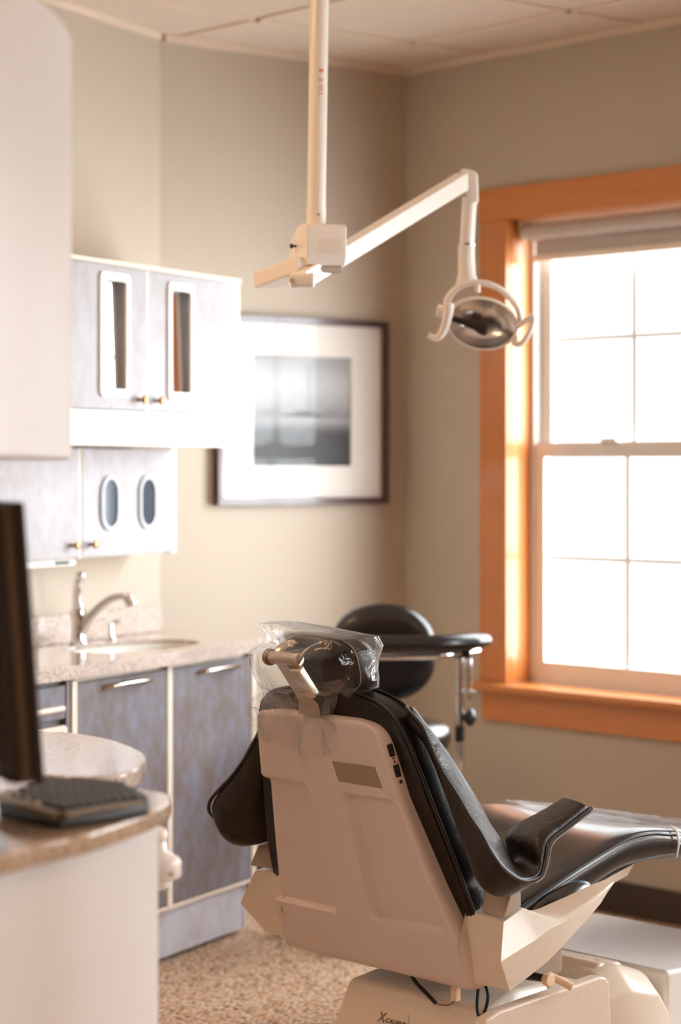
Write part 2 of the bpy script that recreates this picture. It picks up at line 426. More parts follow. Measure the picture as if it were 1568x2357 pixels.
# the print: pale sky above dark water, a moored boat with a tall mast
nx, nz = 110, 96
pb = NB(); lay = pb.loops.layers.color.new('tone') if False else pb.loops.layers.float_color.new('tone')
def tone(u, w):
    hz = .43
    if w > hz:
        t = .50+.20*sst(hz, 1, w) if w > .5 else .44+.06*(w-hz)/.07
        t = .55+.12*sst(.45, .75, w)-.10*sst(.75, 1.0, w)
        t -= .16*math.exp(-((w-.47)/.05)**2)*(.5+.5*noise.noise((u*7, 0, 1.7)))
    else:
        t = .20+.32*sst(.26, hz, w)
        t += .09*math.exp(-((w-.41)/.03)**2)*(u-.15)
    if abs(u-.575) < .012 and .44 < w < .92: t -= .12
    hull = .49+(.018 if .42 < u < .60 else 0)
    if .29 < u < .74 and abs(w-.462-.008*math.cos((u-.5)*9)) < .012*math.sin(PI*(u-.29)/.45)**.6: t = .13
    if .46 < u < .60 and .465 < w < .495: t = min(t, .20)
    t += .012*noise.noise((u*9, w*14, .3))
    return max(.03, t)**2.2*1.15
grid = [[pb.verts.new((px0+(px1-px0)*i/nx, -.0055, pz0+(pz1-pz0)*j/nz)) for i in range(nx+1)] for j in range(nz+1)]
for j in range(nz):
    for i in range(nx):
        f = pb.faces.new((grid[j][i], grid[j][i+1], grid[j+1][i+1], grid[j+1][i]))
        for lp in f.loops:
            u = (lp.vert.co.x-px0)/(px1-px0); w = (lp.vert.co.z-pz0)/(pz1-pz0); t = tone(u, w)
            lp[lay] = (t, t, t*1.02, 1)
m = M['print'] = mat('photo print', (.3, .3, .3, 1), .5); g = G(m)
at_ = g.n('ShaderNodeAttribute', attribute_name='tone'); g.color(at_.outputs['Color'])
obj('print', pb, m, pic, smooth=0)
obj('glass', box(x0+fw, x1-fw, -.020, -.018, z0+fw, z1-fw), M['picture_glass'], pic, smooth=0)

# ------------------------------------------------------------------ cabinets on the angled wall
def knob(parent, x, y, z):
    pr = [(.005, 0), (.006, .002), (.0042, .006), (.0045, .012), (.010, .018), (.0115, .022), (.010, .026), (.004, .028)]
    return obj('knob', xf(lathe(pr, 16), Matrix.Translation((x, y, z)) @ Matrix.Rotation(PI/2, 4, 'X')), M['brass'], parent)
def mirror_door(cab, x0, x1, z0, z1, mx0, mx1, mz0, mz1, kx):
    op = [(mx0+.014, mz0+.016), (mx1-.014, mz0+.016), (mx1-.014, mz1-.016), (mx0+.014, mz1-.016)]
    d = obj('door', ring_plate([(x0, z0), (x1, z0), (x1, z1), (x0, z1)], op, -.367, -.3475), M['lam_lit'], cab, smooth=0)
    o, i = rrect(mx0, mx1, mz0, mz1, .018), rrect(mx0+.020, mx1-.020, mz0+.022, mz1-.022, .006)
    obj('mirror_frame', ring_plate(o, i, -.374, -.3672), M['white'], d)
    mc = Vector(((mx0+mx1)/2, -.3560, (mz0+mz1)/2))
    mp = xf(box(mx0+.0145, mx1-.0145, -.3565, -.3555, mz0+.0165, mz1-.0165), Matrix.Translation(mc) @ Matrix.Rotation(math.radians(3.8), 4, 'Z') @ Matrix.Rotation(math.radians(-1.1), 4, 'X') @ Matrix.Translation(-mc))
    obj('mirror', mp, M['mirror'], d, smooth=0)
    knob(d, kx, -.367, 1.532)
uc = thing('wall_cabinet', 'upper wall cabinet with two mirror panel doors and white valance', 'cabinet', LEFT, (-.71, 0, 1.407), 'wall cabinets over the sink')
obj('body', boxes((-1.25, -.175, -.347, -.002, 1.407, 1.899), (-.220, -.175, -.367, -.347, 1.503, 1.885), (-1.25, -1.207, -.367, -.347, 1.503, 1.885), (-.719, -.708, -.367, -.347, 1.503, 1.885), (-1.25, -.175, -.372, -.347, 1.887, 1.899)), M['cream'], uc)
obj('valance', box(-1.25, -.175, -.368, -.347, 1.407, 1.501, .002), M['white'], uc)
mirror_door(uc, -.707, -.222, 1.504, 1.885, -.607, -.459, 1.536, 1.863, -.672)
mirror_door(uc, -1.205, -.720, 1.504, 1.885, -.971, -.816, 1.536, 1.867, -.765)
lc = thing('wall_cabinet', 'shallow lower wall cabinet with two oval dispenser windows', 'cabinet', LEFT, (-.70, 0, 1.096), 'wall cabinets over the sink')
obj('body', boxes((-1.245, -.169, -.130, -.002, 1.096, 1.404), (-.199, -.169, -.150, -.130, 1.096, 1.404), (-1.245, -1.21, -.150, -.130, 1.096, 1.404), (-.712, -.702, -.148, -.130, 1.096, 1.404)), M['cream'], lc)
d1 = obj('door', box(-.700, -.201, -.150, -.132, 1.099, 1.402, .002), M['lam_lit'], lc)
d2 = obj('door', box(-1.208, -.714, -.150, -.132, 1.099, 1.402, .002), M['lam_lit'], lc)
for cx in (-.555, -.342):
    o = rrect(cx-.050, cx+.050, 1.248-.078, 1.248+.078, .0499, 8); i = rrect(cx-.039, cx+.039, 1.248-.067, 1.248+.067, .0389, 8)
    rg = obj('window_ring', ring_plate(o, i, -.158, -.1505), M['grey_ring'], d1)
    obj('window_glass', plate(i, -.153, -.1502), M['dark_glass'], rg, smooth=0)
knob(d1, -.663, -.150, 1.134); knob(d2, -.759, -.150, 1.134)
ul = thing('undercabinet_light', 'slim white light strip under the oval window cabinet', 'light', LEFT, (-.9, -.08, 1.096))
obj('housing', box(-1.15, -.69, -.125, -.03, 1.076, 1.0955, .004), M['white'], ul)
obj('switch', box(-.80, -.73, -.128, -.1252, 1.082, 1.090), M['rubber'], ul)

def pull(parent, x0, x1, y, z):
    return obj('handle', tube([(x0, y, z-.004), (x0+.012, y-.022, z), (x0+.05, y-.030, z+.003), ((x0+x1)/2, y-.032, z+.004), (x1-.05, y-.030, z+.003), (x1-.012, y-.022, z), (x1, y, z-.004)], .006, 10, 5), M['nickel'], parent)
sc = thing('sink_cabinet', 'grey blue patina base cabinet with two tall doors under the sink', 'cabinet', LEFT, (-.70, -.2, 0), 'base cabinets below the granite counter')
obj('body', boxes((-1.207, -.205, -.412, -.40, .146, .815), (-.223, -.205, -.412, -.02, .146, .815), (-1.207, -1.19, -.40, -.02, .146, .815), (-1.207, -.205, -.03, -.012, .146, .815), (-1.207, -.205, -.41, -.02, .146, .162), (-.226, -.203, -.436, -.412, .146, .815, .002), (-.719, -.692, -.434, -.412, .146, .808, .002), (-1.210, -1.184, -.434, -.412, .146, .808, .002), (-1.207, -.205, -.432, -.412, .146, .156, .002)), M['cream'], sc)
for (a, b, h0, h1) in ((-.690, -.228, -.553, -.331), (-1.182, -.721, -1.058, -.839)):
    d = obj('door', box(a, b, -.433, -.413, .158, .800, .002), M['lam_dark'], sc)
    pull(d, h0, h1, -.433, .782)
obj('toe_kick', boxes((-1.207, -.24, -.412, -.395, .014, .145), (-.245, -.225, -.416, -.02, .014, .145, .004), (-1.2, -.25, -.38, -.05, .001, .02)), M['lam_kick'], sc)
dc = thing('drawer_cabinet', 'patina base cabinet with a top drawer left of the sink doors', 'cabinet', LEFT, (-1.48, -.2, 0), 'base cabinets below the granite counter')
obj('body', boxes((-1.75, -1.212, -.412, -.012, .146, .815), (-1.232, -1.213, -.43, -.412, .146, .812, .002), (-1.75, -1.73, -.43, -.412, .146, .812, .002)), M['lam_dark'], dc)
def raised(parent, x0, x1, z0, z1):
    o, i = rrect(x0, x1, z0, z1, .014), rrect(x0+.016, x1-.016, z0+.016, z1-.016, .006)
    p = obj('edge_trim', ring_plate(o, i, -.436, -.428), M['cream'], parent)
dr = obj('drawer', box(-1.728, -1.236, -.43, -.413, .715, .800, .003), M['lam_dark'], dc); 
obj('finger_rail', tube([(-1.715, -.432, .742), (-1.25, -.432, .742)], .008, 8, 1), M['cream'], dr)
dd = obj('door', box(-1.728, -1.236, -.43, -.413, .16, .700, .003), M['lam_dark'], dc); raised(dd, -1.728, -1.236, .16, .70)
obj('toe_kick', boxes((-1.75, -1.21, -.412, -.395, .014, .145), (-1.74, -1.22, -.38, -.05, .001, .02)), M['lam_kick'], dc)

# continuous counter with an oval sink cut-out
def plate_with_hole(outer, inner, z0, z1):
    bm = NB()
    def loop(pts, z):
        vs = [bm.verts.new((p[0], p[1], z)) for p in pts]
        return vs, [bm.edges.new((vs[i], vs[(i+1) % len(vs)])) for i in range(len(vs))]
    for z in (z0, z1):
        vo, eo = loop(outer, z); vi, ei = loop(inner, z)
        bmesh.ops.triangle_fill(bm, edges=eo+ei, use_beauty=True)
        if z == z0: po, pi_ = vo, vi
    for a, b in ((po, vo), (pi_, vi)):
        for i in range(len(a)):
            j = (i+1) % len(a); bm.faces.new((a[i], a[j], b[j], b[i]))
    return bm
ct = thing('countertop', 'speckled granite sink counter with bowed front and low backsplash', 'countertop', LEFT, (-.9, -.2, .816))
front = [(-1.80, -.446), (-1.4, -.452), (-1.1, -.464), (-.85, -.472), (-.6, -.470), (-.4, -.460), (-.25, -.449), (-.175, -.442), (-.157, -.434), (-.150, -.418)]
outer = front+[(-.085, -.22), (-.022, -.012), (-.022, -.003), (-1.80, -.003)]
sx, sy, sa, sb = -.590, -.250, .270, .150
inner = [(sx+sa*math.cos(2*PI*i/40), sy+sb*math.sin(2*PI*i/40)) for i in range(40)]
slab = plate_with_hole(outer, inner, .840, .850)
fr2 = [(x, y+.03) for x, y in front[:-2]]+[(-.185, -.408)]
join(slab, prism(front[:-1]+fr2[::-1], .816, .841))
join(slab, prism([(-.150, -.418), (-.085, -.22), (-.022, -.012), (-.05, -.012), (-.11, -.22), (-.185, -.408), (-.157, -.434)], .816, .841))
obj('slab', slab, M['granite'], ct, smooth=30)
obj('backsplash', box(-1.80, -.024, -.022, -.003, .8505, .932, .003), M['granite'], ct)
sk = thing('sink_basin', 'white oval porcelain sink basin set into the granite counter', 'sink', LEFT, (sx, sy, .82))
rings = []
for f, z in ((1.05, .839), (1.05, .83), (1.0, .8385), (.985, .80), (.92, .74), (.7, .705), (.35, .69), (.12, .688)):
    rings.append([(sx+sa*f*math.cos(2*PI*i/40), sy+sb*f*math.sin(2*PI*i/40), z) for i in range(40)])
o = obj('bowl', loft(rings[2:]+[], caps=False), M['porcelain'], sk)
so = o.modifiers.new('wall', 'SOLIDIFY'); so.thickness = .008; so.offset = -1
obj('drain', xf(lathe([(.0, .0), (.03, 0), (.032, .003), (.02, .004), (0.001, .002)], 20, caps=False), Matrix.Translation((sx, sy, .688))), M['chrome'], sk)

fa = thing('faucet', 'chrome single lever faucet with arched spout by the sink', 'faucet', LEFT, (-.64, -.1, .85))
obj('body', xf(lathe([(.026, 0), (.027, .006), (.023, .012), (.021, .03), (.021, .07), (.024, .085), (.022, .10), (.012, .108)], 24), Matrix.Translation((-.64, -.10, .8505))), M['chrome'], fa)
obj('spout', tube([(-.640, -.108, .885), (-.630, -.130, .925), (-.617, -.155, .957), (-.602, -.185, .980), (-.590, -.21, .987), (-.582, -.228, .984)], .012, 14, 5, [.015, .0135, .012, .0115, .0115, .0125]), M['chrome'], fa)
obj('spout_tip', cyl((-.584, -.222, .989), (-.577, -.238, .962), .0155, .0165, 16, .003), M['chrome'], fa)
obj('lever', tube([(-.641, -.10, .952), (-.650, -.102, .975), (-.657, -.106, 1.005), (-.660, -.112, 1.03), (-.661, -.118, 1.042)], .011, 12, 5, [.017, .013, .0115, .011, .010]), M['chrome'], fa)
obj('lever_knob', sphere((-.661, -.120, 1.046), .014, 1, 1, 1), M['chrome'], fa)
sp = thing('soap_dispenser', 'small chrome pump with a side lever beside the sink', 'soap dispenser', LEFT, (-.44, -.09, .85))
obj('base', xf(lathe([(.019, 0), (.019, .004), (.012, .012), (.009, .03), (.0095, .045), (.007, .052)], 18), Matrix.Translation((-.440, -.085, .8505))), M['chrome'], sp)
obj('nozzle', tube([(-.440, -.085, .894), (-.436, -.097, .905), (-.434, -.112, .904)], .006, 10, 5), M['chrome'], sp)
obj('pump_lever', tube([(-.441, -.085, .892), (-.452, -.083, .901), (-.466, -.081, .906)], .005, 10, 5, [.007, .004, .005]), M['chrome'], sp)
# ------------------------------------------------------------------ foreground workstation
struct('wall_partition', box(-.644, -.6115, 2.60, 4.00, 0, 2.1, .003), M['curved_white'], WORLD)
desk_edge = [(-0.610, 3.981), (-0.542, 3.922), (-0.470, 3.862), (-0.381, 3.811), (-0.324, 3.768), (-0.275, 3.720), (-0.257, 3.680), (-0.255, 3.642), (-0.261, 3.589), (-0.280, 3.490), (-0.340, 3.314), (-0.399, 3.208), (-0.440, 3.118), (-0.508, 2.981), (-0.610, 2.821)]
def spline2(pts, k=5): return [(p.x, p.y) for p in smooth_path([(a, b, 0) for a, b in pts], k)]
def inset2(pts, d):
    n = len(pts); out = []
    for i, (x, y) in enumerate(pts):
        a = Vector(pts[max(i-1, 0)]); b = Vector(pts[min(i+1, n-1)]); t = (b-a).normalized()
        q = Vector((x, y))+Vector((t.y, -t.x))*d; out.append((max(q.x, -.610) if 0 < i < n-1 else -.610, q.y))
    return out
de = spline2(desk_edge)
wk = thing('desk_countertop', 'granite desk top with rounded tip carrying the keyboard and monitor', 'countertop', WORLD, (-.46, 3.4, .821), 'workstation counters')
obj('slab', prism(de, .8215, .850, .006, 3), M['granite_warm'], wk, smooth=50)
dk = thing('desk_cabinet', 'curved white desk cabinet under the granite desk top', 'cabinet', WORLD, (-.46, 3.4, 0))
obj('curved_body', prism(inset2(de, .022), 0.001, .821), M['curved_white'], dk, smooth=50)
hb = obj('swivel_hub', xf(lathe([(.025, .671), (.029, .674), (.029, .685), (.042, .688), (.0457, .692), (.0462, .715), (.042, .721), (.034, .725), (.024, .733), (.0225, .749)], 32), Matrix.Translation((-.3023, 3.896, 0))), M['lamp_white'], dk, smooth=50, label='white bottle shaped plastic hub with a small screw')
obj('cap', xf(lathe([(.019, .749), (.0245, .751), (.0254, .759), (.022, .766), (.012, .771), (.001, .772)], 28), Matrix.Translation((-.3023, 3.896, 0))), M['lamp_white'], hb, smooth=50)
obj('screw', cyl((-.2719, 3.8585, .7005), (-.2693, 3.855, .7005), .0036), M['steel'], hb)
obj('bracket', tube([(-.318, 3.735, .702), (-.313, 3.811, .702), (-.305, 3.875, .702)], .017, 12, 4), M['lamp_white'], hb)

rt_edge = [(-0.610, 4.582), (-0.562, 4.574), (-0.493, 4.540), (-0.427, 4.451), (-0.379, 4.341), (-0.348, 4.246), (-0.335, 4.163), (-0.333, 4.077), (-0.340, 4.001), (-0.364, 3.934), (-0.411, 3.905), (-0.474, 3.932), (-0.542, 3.981), (-0.610, 4.040)]
rt = thing('round_countertop', 'pale granite rounded counter end behind the monitor', 'countertop', WORLD, (-.51, 4.23, .821), 'workstation counters')
obj('slab', prism(spline2(rt_edge), .8195, .850, .005, 3), M['granite'], rt, smooth=50)
pd = thing('pedestal_cabinet', 'white pedestal under the rounded granite counter end', 'cabinet', WORLD, (-.60, 4.28, 0))
obj('body', box(-.68, -.545, 4.12, 4.47, .001, .819, .01), M['curved_white'], pd)

tw_edge = [(-0.610, 3.769), (-0.508, 3.761), (-0.449, 3.727), (-0.415, 3.659), (-0.396, 3.557), (-0.389, 3.473), (-0.388, 3.388), (-0.392, 3.303), (-0.401, 3.219), (-0.425, 3.092), (-0.461, 2.965), (-0.509, 2.837), (-0.610, 2.651)]
tw = thing('tall_wall_cabinet', 'smooth curved white upper cabinet close at the left edge', 'cabinet', WORLD, (-.51, 3.3, 1.359))
obj('curved_body', prism(spline2(tw_edge, 6), 1.3602, 1.974, .006, 2), M['curved_white'], tw, smooth=50)

# monitor standing on the desk, screen turned to the right
MO = Frame(-.388, 3.180, 20)
mo = thing('monitor', 'charcoal computer monitor seen from its edge on the granite desk', 'monitor', MO, (-.08, .20, .85))
tilt = Matrix.Translation((0, 0, .933)) @ Matrix.Rotation(math.radians(-4.3), 4, 'Y') @ Matrix.Translation((0, 0, -.933))
def tl(bm): return xf(bm, tilt)
obj('bezel', tl(box(-.015, 0, 0, .40, .933, 1.3055, .004)), M['monitor'], mo)
obj('edge_strip', tl(box(-.031, -.0155, .0025, .3975, .9355, 1.303, .004)), M['bezel'], mo)
obj('back_shell', tl(loft([[(-.0315, a, b) for a, b in rrect(.001, .399, .934, 1.3045, .015)], [(-.045, a, b) for a, b in rrect(.0025, .3975, .937, 1.302, .015)], [(-.070, a, b) for a, b in rrect(.05, .35, .97, 1.265, .04)]])), M['monitor'], mo)
obj('screen', tl(box(.0001, .0008, .015, .385, .952, 1.290)), M['rubber'], mo, smooth=0)
obj('neck', tube([(-.062, .20, 1.08), (-.10, .20, 1.01), (-.105, .20, .875)], .025, 12, 4, flat=.6), M['monitor'], mo)
obj('foot', prism(rrect(-.175, -.05, .10, .30, .04), .8505, .871, .005), M['monitor'], mo)

# ergonomic keyboard
A_ = Vector((-.3845, 3.325))
KB = Frame(A_.x, A_.y, math.degrees(math.atan2(.8, .6)))
kb = thing('keyboard', 'black keyboard with tan front rest on the granite desk', 'keyboard', KB, (.17, .13, .8505))
poly = [(0, 0), (.085, -.010), (.184, 0), (.254, .064), (.313, .152), (.309, .254), (.292, .309), (.186, .263), (.072, .192), (.025, .093)]
ins = lambda pts, d: [((x-.161)*(1-d)+.161, (y-.136)*(1-d)+.136) for x, y in pts]
obj('case', loft([[(x, y, .8507) for x, y in ins(poly, .02)], [(x, y, .8585) for x, y in poly], [(x, y, .866) for x, y in ins(poly, .02)], [(x, y, .8705) for x, y in ins(poly, .10)]]), M['keys'], kb, smooth=30)
obj('front_rest', tube([(.007, .010, .868), (.025, .085, .872), (.072, .182, .871), (.135, .224, .870)], .011, 8, 4, flat=.6), M['palm'], kb)
obj('side_rest', tube([(.010, .005, .868), (.085, .005, .869), (.174, .010, .866)], .0095, 8, 4, flat=.6), M['palm'], kb)
def inside(x, y, P):
    r = False; n = len(P)
    for i in range(n):
        (x1, y1), (x2, y2) = P[i], P[(i+1) % n]
        if (y1 > y) != (y2 > y) and x < (x2-x1)*(y-y1)/(y2-y1)+x1: r = not r
    return r
kp = box(-.0072, .0072, -.0072, .0072, 0, .007, .002)
kproto = None; kpi = ins(poly, .2)
for i in range(16):
    for j in range(18):
        x, y = .026+.018*i, .018+.018*j
        if inside(x, y, kpi):
            if kproto is None:
                kproto = obj('key', kp, M['keys'], kb); kproto.data.transform(Matrix.Translation(OFF[kb.name])); k = kproto
            else:
                k = kproto.copy(); C.objects.link(k)
            k.location = Vector((x, y, .870))-OFF[kb.name]
for t_ in (.15, .32, .49, .66, .83):
    p = Vector((.042, .076)).lerp(Vector((.10, .190)), t_)
    obj('media_key', sphere((p.x, p.y, .8735), .007, 1.2, .9, .5, 12, 8), M['keys_silver'], kb)
ms = thing('computer_mouse', 'grey computer mouse at the left end of the granite desk', 'mouse', WORLD, (-.462, 3.163, .8505))
bm = sphere((-.462, 3.163, .8505), .030, .8, 1.35, 1.0, 20, 12)
bmesh.ops.delete(bm, geom=[v for v in bm.verts if v.co.z < .8504], context='VERTS')
obj('shell', bm, M['mouse'], ms)
obj('scroll_wheel', cyl((-.465, 3.185, .874), (-.459, 3.185, .874), .005), M['rubber'], ms)

# ------------------------------------------------------------------ dental light on its ceiling post
dl = thing('dental_light', 'white dental operating light on a ceiling post with angled arm', 'dental light', WORLD, (-.047, 5.7, H))
obj('ceiling_plate', cyl((-.047, 5.7, H-.028), (-.047, 5.7, H-.001), .09, .10, 32, .004), M['lamp_white'], dl)
post = obj('post', cyl((-.047, 5.7, H-.02), (-.0575, 5.7, 1.90), .0222, None, 32), M['lamp_white'], dl)
obj('collar', cyl((-.0567, 5.7, 1.962), (-.0575, 5.7, 1.905), .0232, None, 32, .0015), M['lamp_white'], post)
obj('set_screw', cyl((-.0515, 5.6775, 1.943), (-.0512, 5.6755, 1.943), .0028), M['steel'], post)
st = NB()
for k, (z, w) in enumerate(((2.282, .030), (2.276, .012), (2.262, .034), (2.257, .030), (2.246, .024), (2.241, .030), (2.236, .026), (2.228, .034))):
    a0 = math.radians(-72+w*500); a1 = math.radians(-72-w*500)
    pts = [(-.0523+.02235*math.cos(a0+(a1-a0)*i/6), 5.7+.02235*math.sin(a0+(a1-a0)*i/6)) for i in range(7)]
    for i in range(6):
        (xa, ya_), (xb, yb_) = pts[i], pts[i+1]; h = .0012 if k else .004
        vs = [st.verts.new(c) for c in ((xa, ya_, z-h), (xb, yb_, z-h), (xb, yb_, z+h), (xa, ya_, z+h))]; st.faces.new(vs)
obj('printed_sticker', st, M['red_print'], post, smooth=0, label='small red printed warning sticker')
HUB = Frame(-.048, 5.70, 17.5)
hubm = HUB.m
def hub(bm): return xf(bm, hubm)
bm = NB()
prof = [(-.055, 1.845), (-.055, 1.912), (-.050, 1.918), (-.01, 1.922), (.02, 1.918), (.085, 1.888), (.092, 1.875), (.092, 1.825), (.02, 1.820), (-.042, 1.822)]
bm = xf(prism([(y, z) for y, z in prof], -.049, .049), Matrix(((0, 0, 1, 0), (1, 0, 0, 0), (0, 1, 0, 0), (0, 0, 0, 1))))
bmesh.ops.recalc_face_normals(bm, faces=bm.faces[:])
hu = obj('hub_housing', hub(bevel(bm, .008, 3)), M['lamp_white'], dl, smooth=50)
gr = NB()
for k in range(5): join(gr, box(-.018, .034, -.0562, -.0552, 1.850+.0075*k, 1.8535+.0075*k))
obj('vent_slots', hub(gr), M['cream'], hu, smooth=0)
obj('hub_base', hub(box(-.044, .044, -.04, .085, 1.806, 1.822, .006, 2)), M['lamp_grey'], hu)
obj('side_knob', hub(xf(lathe([(.003, 0), (.003, .008), (.006, .010), (.006, .014)], 12), Matrix.Translation((-.050, .03, 1.872)) @ Matrix.Rotation(-PI/2, 4, 'Y'))), M['rubber'], hu)
P0, P2 = Vector((-.088, 5.645, 1.790)), Vector((.313, 6.10, 2.074))
ax = (P2-P0).normalized(); sd = ax.cross(Vector((0, 0, 1))).normalized(); un = sd.cross(ax)
R = Matrix((ax, sd, un)).transposed().to_4x4(); R.translation = P0
L = (P2-P0).length
arm = obj('arm', xf(bevel(boxes((-.0, L, -.022, .022, -.021, .021)), .004, 2), R), M['lamp_white'], dl)
obj('arm_cap', xf(cyl((0, -.022, 0), (0, .022, 0), .021, None, 24, .003), R), M['lamp_white'], arm)
sp_, sq_ = Vector((-.075, 5.655, 1.824)), Vector((-.182, 5.80, 1.796)); sa_ = (sp_-sq_).normalized()
sb2 = sa_.cross(Vector((0, 0, 1))).normalized(); RS = Matrix((sa_, sb2, sb2.cross(sa_))).transposed().to_4x4(); RS.translation = sq_
sb_ = xf(box(0, (sp_-sq_).length, -.034, .034, -.019, .019, .005), RS)
obj('swing_base', sb_, M['lamp_white'], dl)
obj('pivot_block', box(-.118, -.060, 5.612, 5.68, 1.768, 1.800, .007, 3), M['lamp_white'], dl)
obj('pivot_pin', cyl((-.112, 5.608, 1.783), (-.112, 5.6125, 1.783), .006), M['steel'], dl)
kn = prism([(-.038, -.020), (-.006, .030), (.022, .024), (.034, .014), (.036, -.058), (.010, -.062), (.004, -.024)], -.024, .024)
kn = xf(kn, Matrix(((1, 0, 0, 0), (0, 0, -1, 0), (0, 1, 0, 0), (0, 0, 0, 1))))
bmesh.ops.recalc_face_normals(kn, faces=kn.faces[:])
obj('elbow_cover', xf(bevel(kn, .006, 2), Matrix.Translation((.312, 6.10, 2.073))), M['lamp_white'], dl, smooth=50)
obj('drop_tube', cyl((.326, 6.10, 2.03), (.3185, 6.10, 1.905), .0185, None, 24), M['lamp_white'], dl)
obj('joint_ring', cyl((.3190, 6.10, 1.914), (.3186, 6.10, 1.908), .0205, None, 24), M['chrome'], dl)
obj('lower_sleeve', loft([[(.318+dx+r*math.cos(a), 6.10+.02*math.sin(a), z) for a in [2*PI*i/24 for i in range(24)]] for z, r, dx in ((1.908, .0205, 0), (1.87, .021, 0), (1.835, .0225, .001), (1.812, .030, .003))]), M['lamp_white'], dl)
# lamp head
hc = Vector((.357, 6.095, 1.714)); nd = Vector((-.10, -.90, -.40)).normalized()
xr = Vector((1, 0, -.16)); xr = (xr-nd*xr.dot(nd)).normalized(); yr = nd.cross(xr)
HM = Matrix((xr, yr, nd)).transposed().to_4x4(); HM.translation = hc
def hd(bm): return xf(bm, HM)
ea, eb = .091, .070
def ell(f, z, n=40): return [(ea*f*math.cos(2*PI*i/n), eb*f*math.sin(2*PI*i/n), z) for i in range(n)]
head = obj('lamp_head', hd(loft([ell(.05, -.052), ell(.35, -.048), ell(.65, -.036), ell(.88, -.017), ell(1.0, .0), ell(1.02, .008), ell(.99, .014), ell(.92, .012)], caps=False)), M['lamp_white'], dl, smooth=180)
obj('reflector', hd(loft([ell(.93, .0125), ell(.80, -.004), ell(.62, -.020), ell(.42, -.031), ell(.2, -.037), ell(.02, -.039)], caps=False)), M['reflector'], head, smooth=180)
bh = obj('bulb_holder', hd(loft([[(x, cy+s*math.cos(a), zz+s*.8*math.sin(a)) for a in [2*PI*i/12 for i in range(12)]] for x, cy, s, zz in ((-.084, .004, .009, .012), (-.05, -.001, .009, .012), (-.016, -.009, .010, .012), (-.002, -.013, .015, .010), (.012, -.015, .016, .008), (.018, -.015, .010, .006))])), M['bulb_arm'], head)
yk = [(-.098, .020, .0), (-.094, .050, -.004), (-.076, .078, -.008), (-.046, .096, -.010), (-.010, .101, -.010), (.026, .094, -.010), (.060, .074, -.008), (.086, .045, -.004), (.097, .012, .0)]
obj('yoke', hd(tube(yk, .0085, 12, 5, flat=1.1)), M['lamp_white'], dl)
obj('latch_peg', hd(cyl((-.028, .100, -.005), (-.024, .078, .002), .0065, None, 12, .002)), M['lamp_white'], dl)
obj('pivot_knob', hd(xf(cyl((-.118, .012, 0), (-.098, .012, 0), .017, .016, 20, .004), Matrix.Identity(4))), M['lamp_white'], dl)
obj('handle', hd(tube([(-.090, .042, .012), (-.088, .020, .016), (-.090, -.020, .018), (-.098, -.045, .018), (-.110, -.056, .018), (-.128, -.052, .017)], .011, 12, 5, [.013, .013, .011, .010, .009, .008])), M['lamp_white'], dl)
obj('handle', hd(tube([(.088, .010, .012), (.098, .022, .016), (.113, .040, .018), (.122, .048, .018), (.124, .026, .018), (.118, -.006, .018), (.106, -.030, .018), (.090, -.034, .016), (.088, -.014, .012)], .0075, 10, 5)), M['lamp_white'], dl)

# ------------------------------------------------------------------ assistant's stool
sl = thing('assistant_stool', 'black vinyl stool with oval backrest and curved arm bar behind the dental chair', 'stool', WORLD, (.125, 6.93, 0))
cx, cy = .125, 6.93
T = Matrix.Translation((cx, cy, 0))
obj('seat', xf(lathe([(.05, .535), (.16, .535), (.185, .548), (.195, .572), (.192, .598), (.175, .618), (.12, .628), (.02, .630)], 40), T), M['vinyl_black'], sl, smooth=60)
obj('seat_plate', xf(cyl((0, 0, .51), (0, 0, .535), .11, None, 24), T), M['black'], sl)
obj('gas_column', xf(cyl((0, 0, .09), (0, 0, .515), .027, .022, 20), T), M['chrome'], sl)
ringpts = [(cx+.20*math.cos(2*PI*i/24), cy+.20*math.sin(2*PI*i/24), .235) for i in range(24)]
fr_ = obj('foot_ring', tube(ringpts, .010, 10, 1, closed=True), M['chrome'], sl)
obj('ring_spoke', boxes((cx-.2, cx+.2, cy-.008, cy+.008, .229, .241), (cx-.008, cx+.008, cy-.2, cy+.2, .229, .241)), M['chrome'], fr_)
for k in range(5):
    a = 2*PI*k/5+.5; c_, s_ = math.cos(a), math.sin(a)
    lg = obj('leg', tube([(cx+.02*c_, cy+.02*s_, .105), (cx+.15*c_, cy+.15*s_, .092), (cx+.28*c_, cy+.28*s_, .070)], .02, 10, 4, [.024, .018, .015], .8), M['chrome'], sl)
    w = xf(cyl((-.012, 0, .026), (.012, 0, .026), .025, None, 18, .003), Matrix.Translation((cx+.285*c_, cy+.285*s_, 0)) @ Matrix.Rotation(a, 4, 'Z'))
    obj('caster', w, M['rubber'], lg)
# padded oval back
bx, by, bz = .124, 7.10, .806
def oval(f, y, p=2.3, n=44):
    out = []
    for i in range(n):
        a = 2*PI*i/n; c_, s_ = math.cos(a), math.sin(a); q = (abs(c_)**p+abs(s_)**p)**(-1/p)
        xx = .158*f*q*c_; out.append((bx+xx, by+y-.55*xx*xx, bz+.143*f*q*s_))
    return out
obj('backrest', loft([oval(.35, -.040), oval(.7, -.040), oval(.88, -.034), oval(.97, -.020), oval(1.0, 0), oval(.97, .018), oval(.88, .026), oval(.4, .028)]), M['vinyl_black'], sl, smooth=70)
obj('back_post', tube([(.125, 7.02, .525), (.125, 7.14, .53), (.125, 7.165, .62), (.125, 7.15, .80)], .014, 10, 5, flat=.6), M['chrome'], sl)
armc = [(-.16, 6.80, .869), (-.10, 6.72, .868), (0, 6.645, .866), (.13, 6.615, .864), (.26, 6.635, .864), (.36, 6.70, .867), (.405, 6.76, .867)]
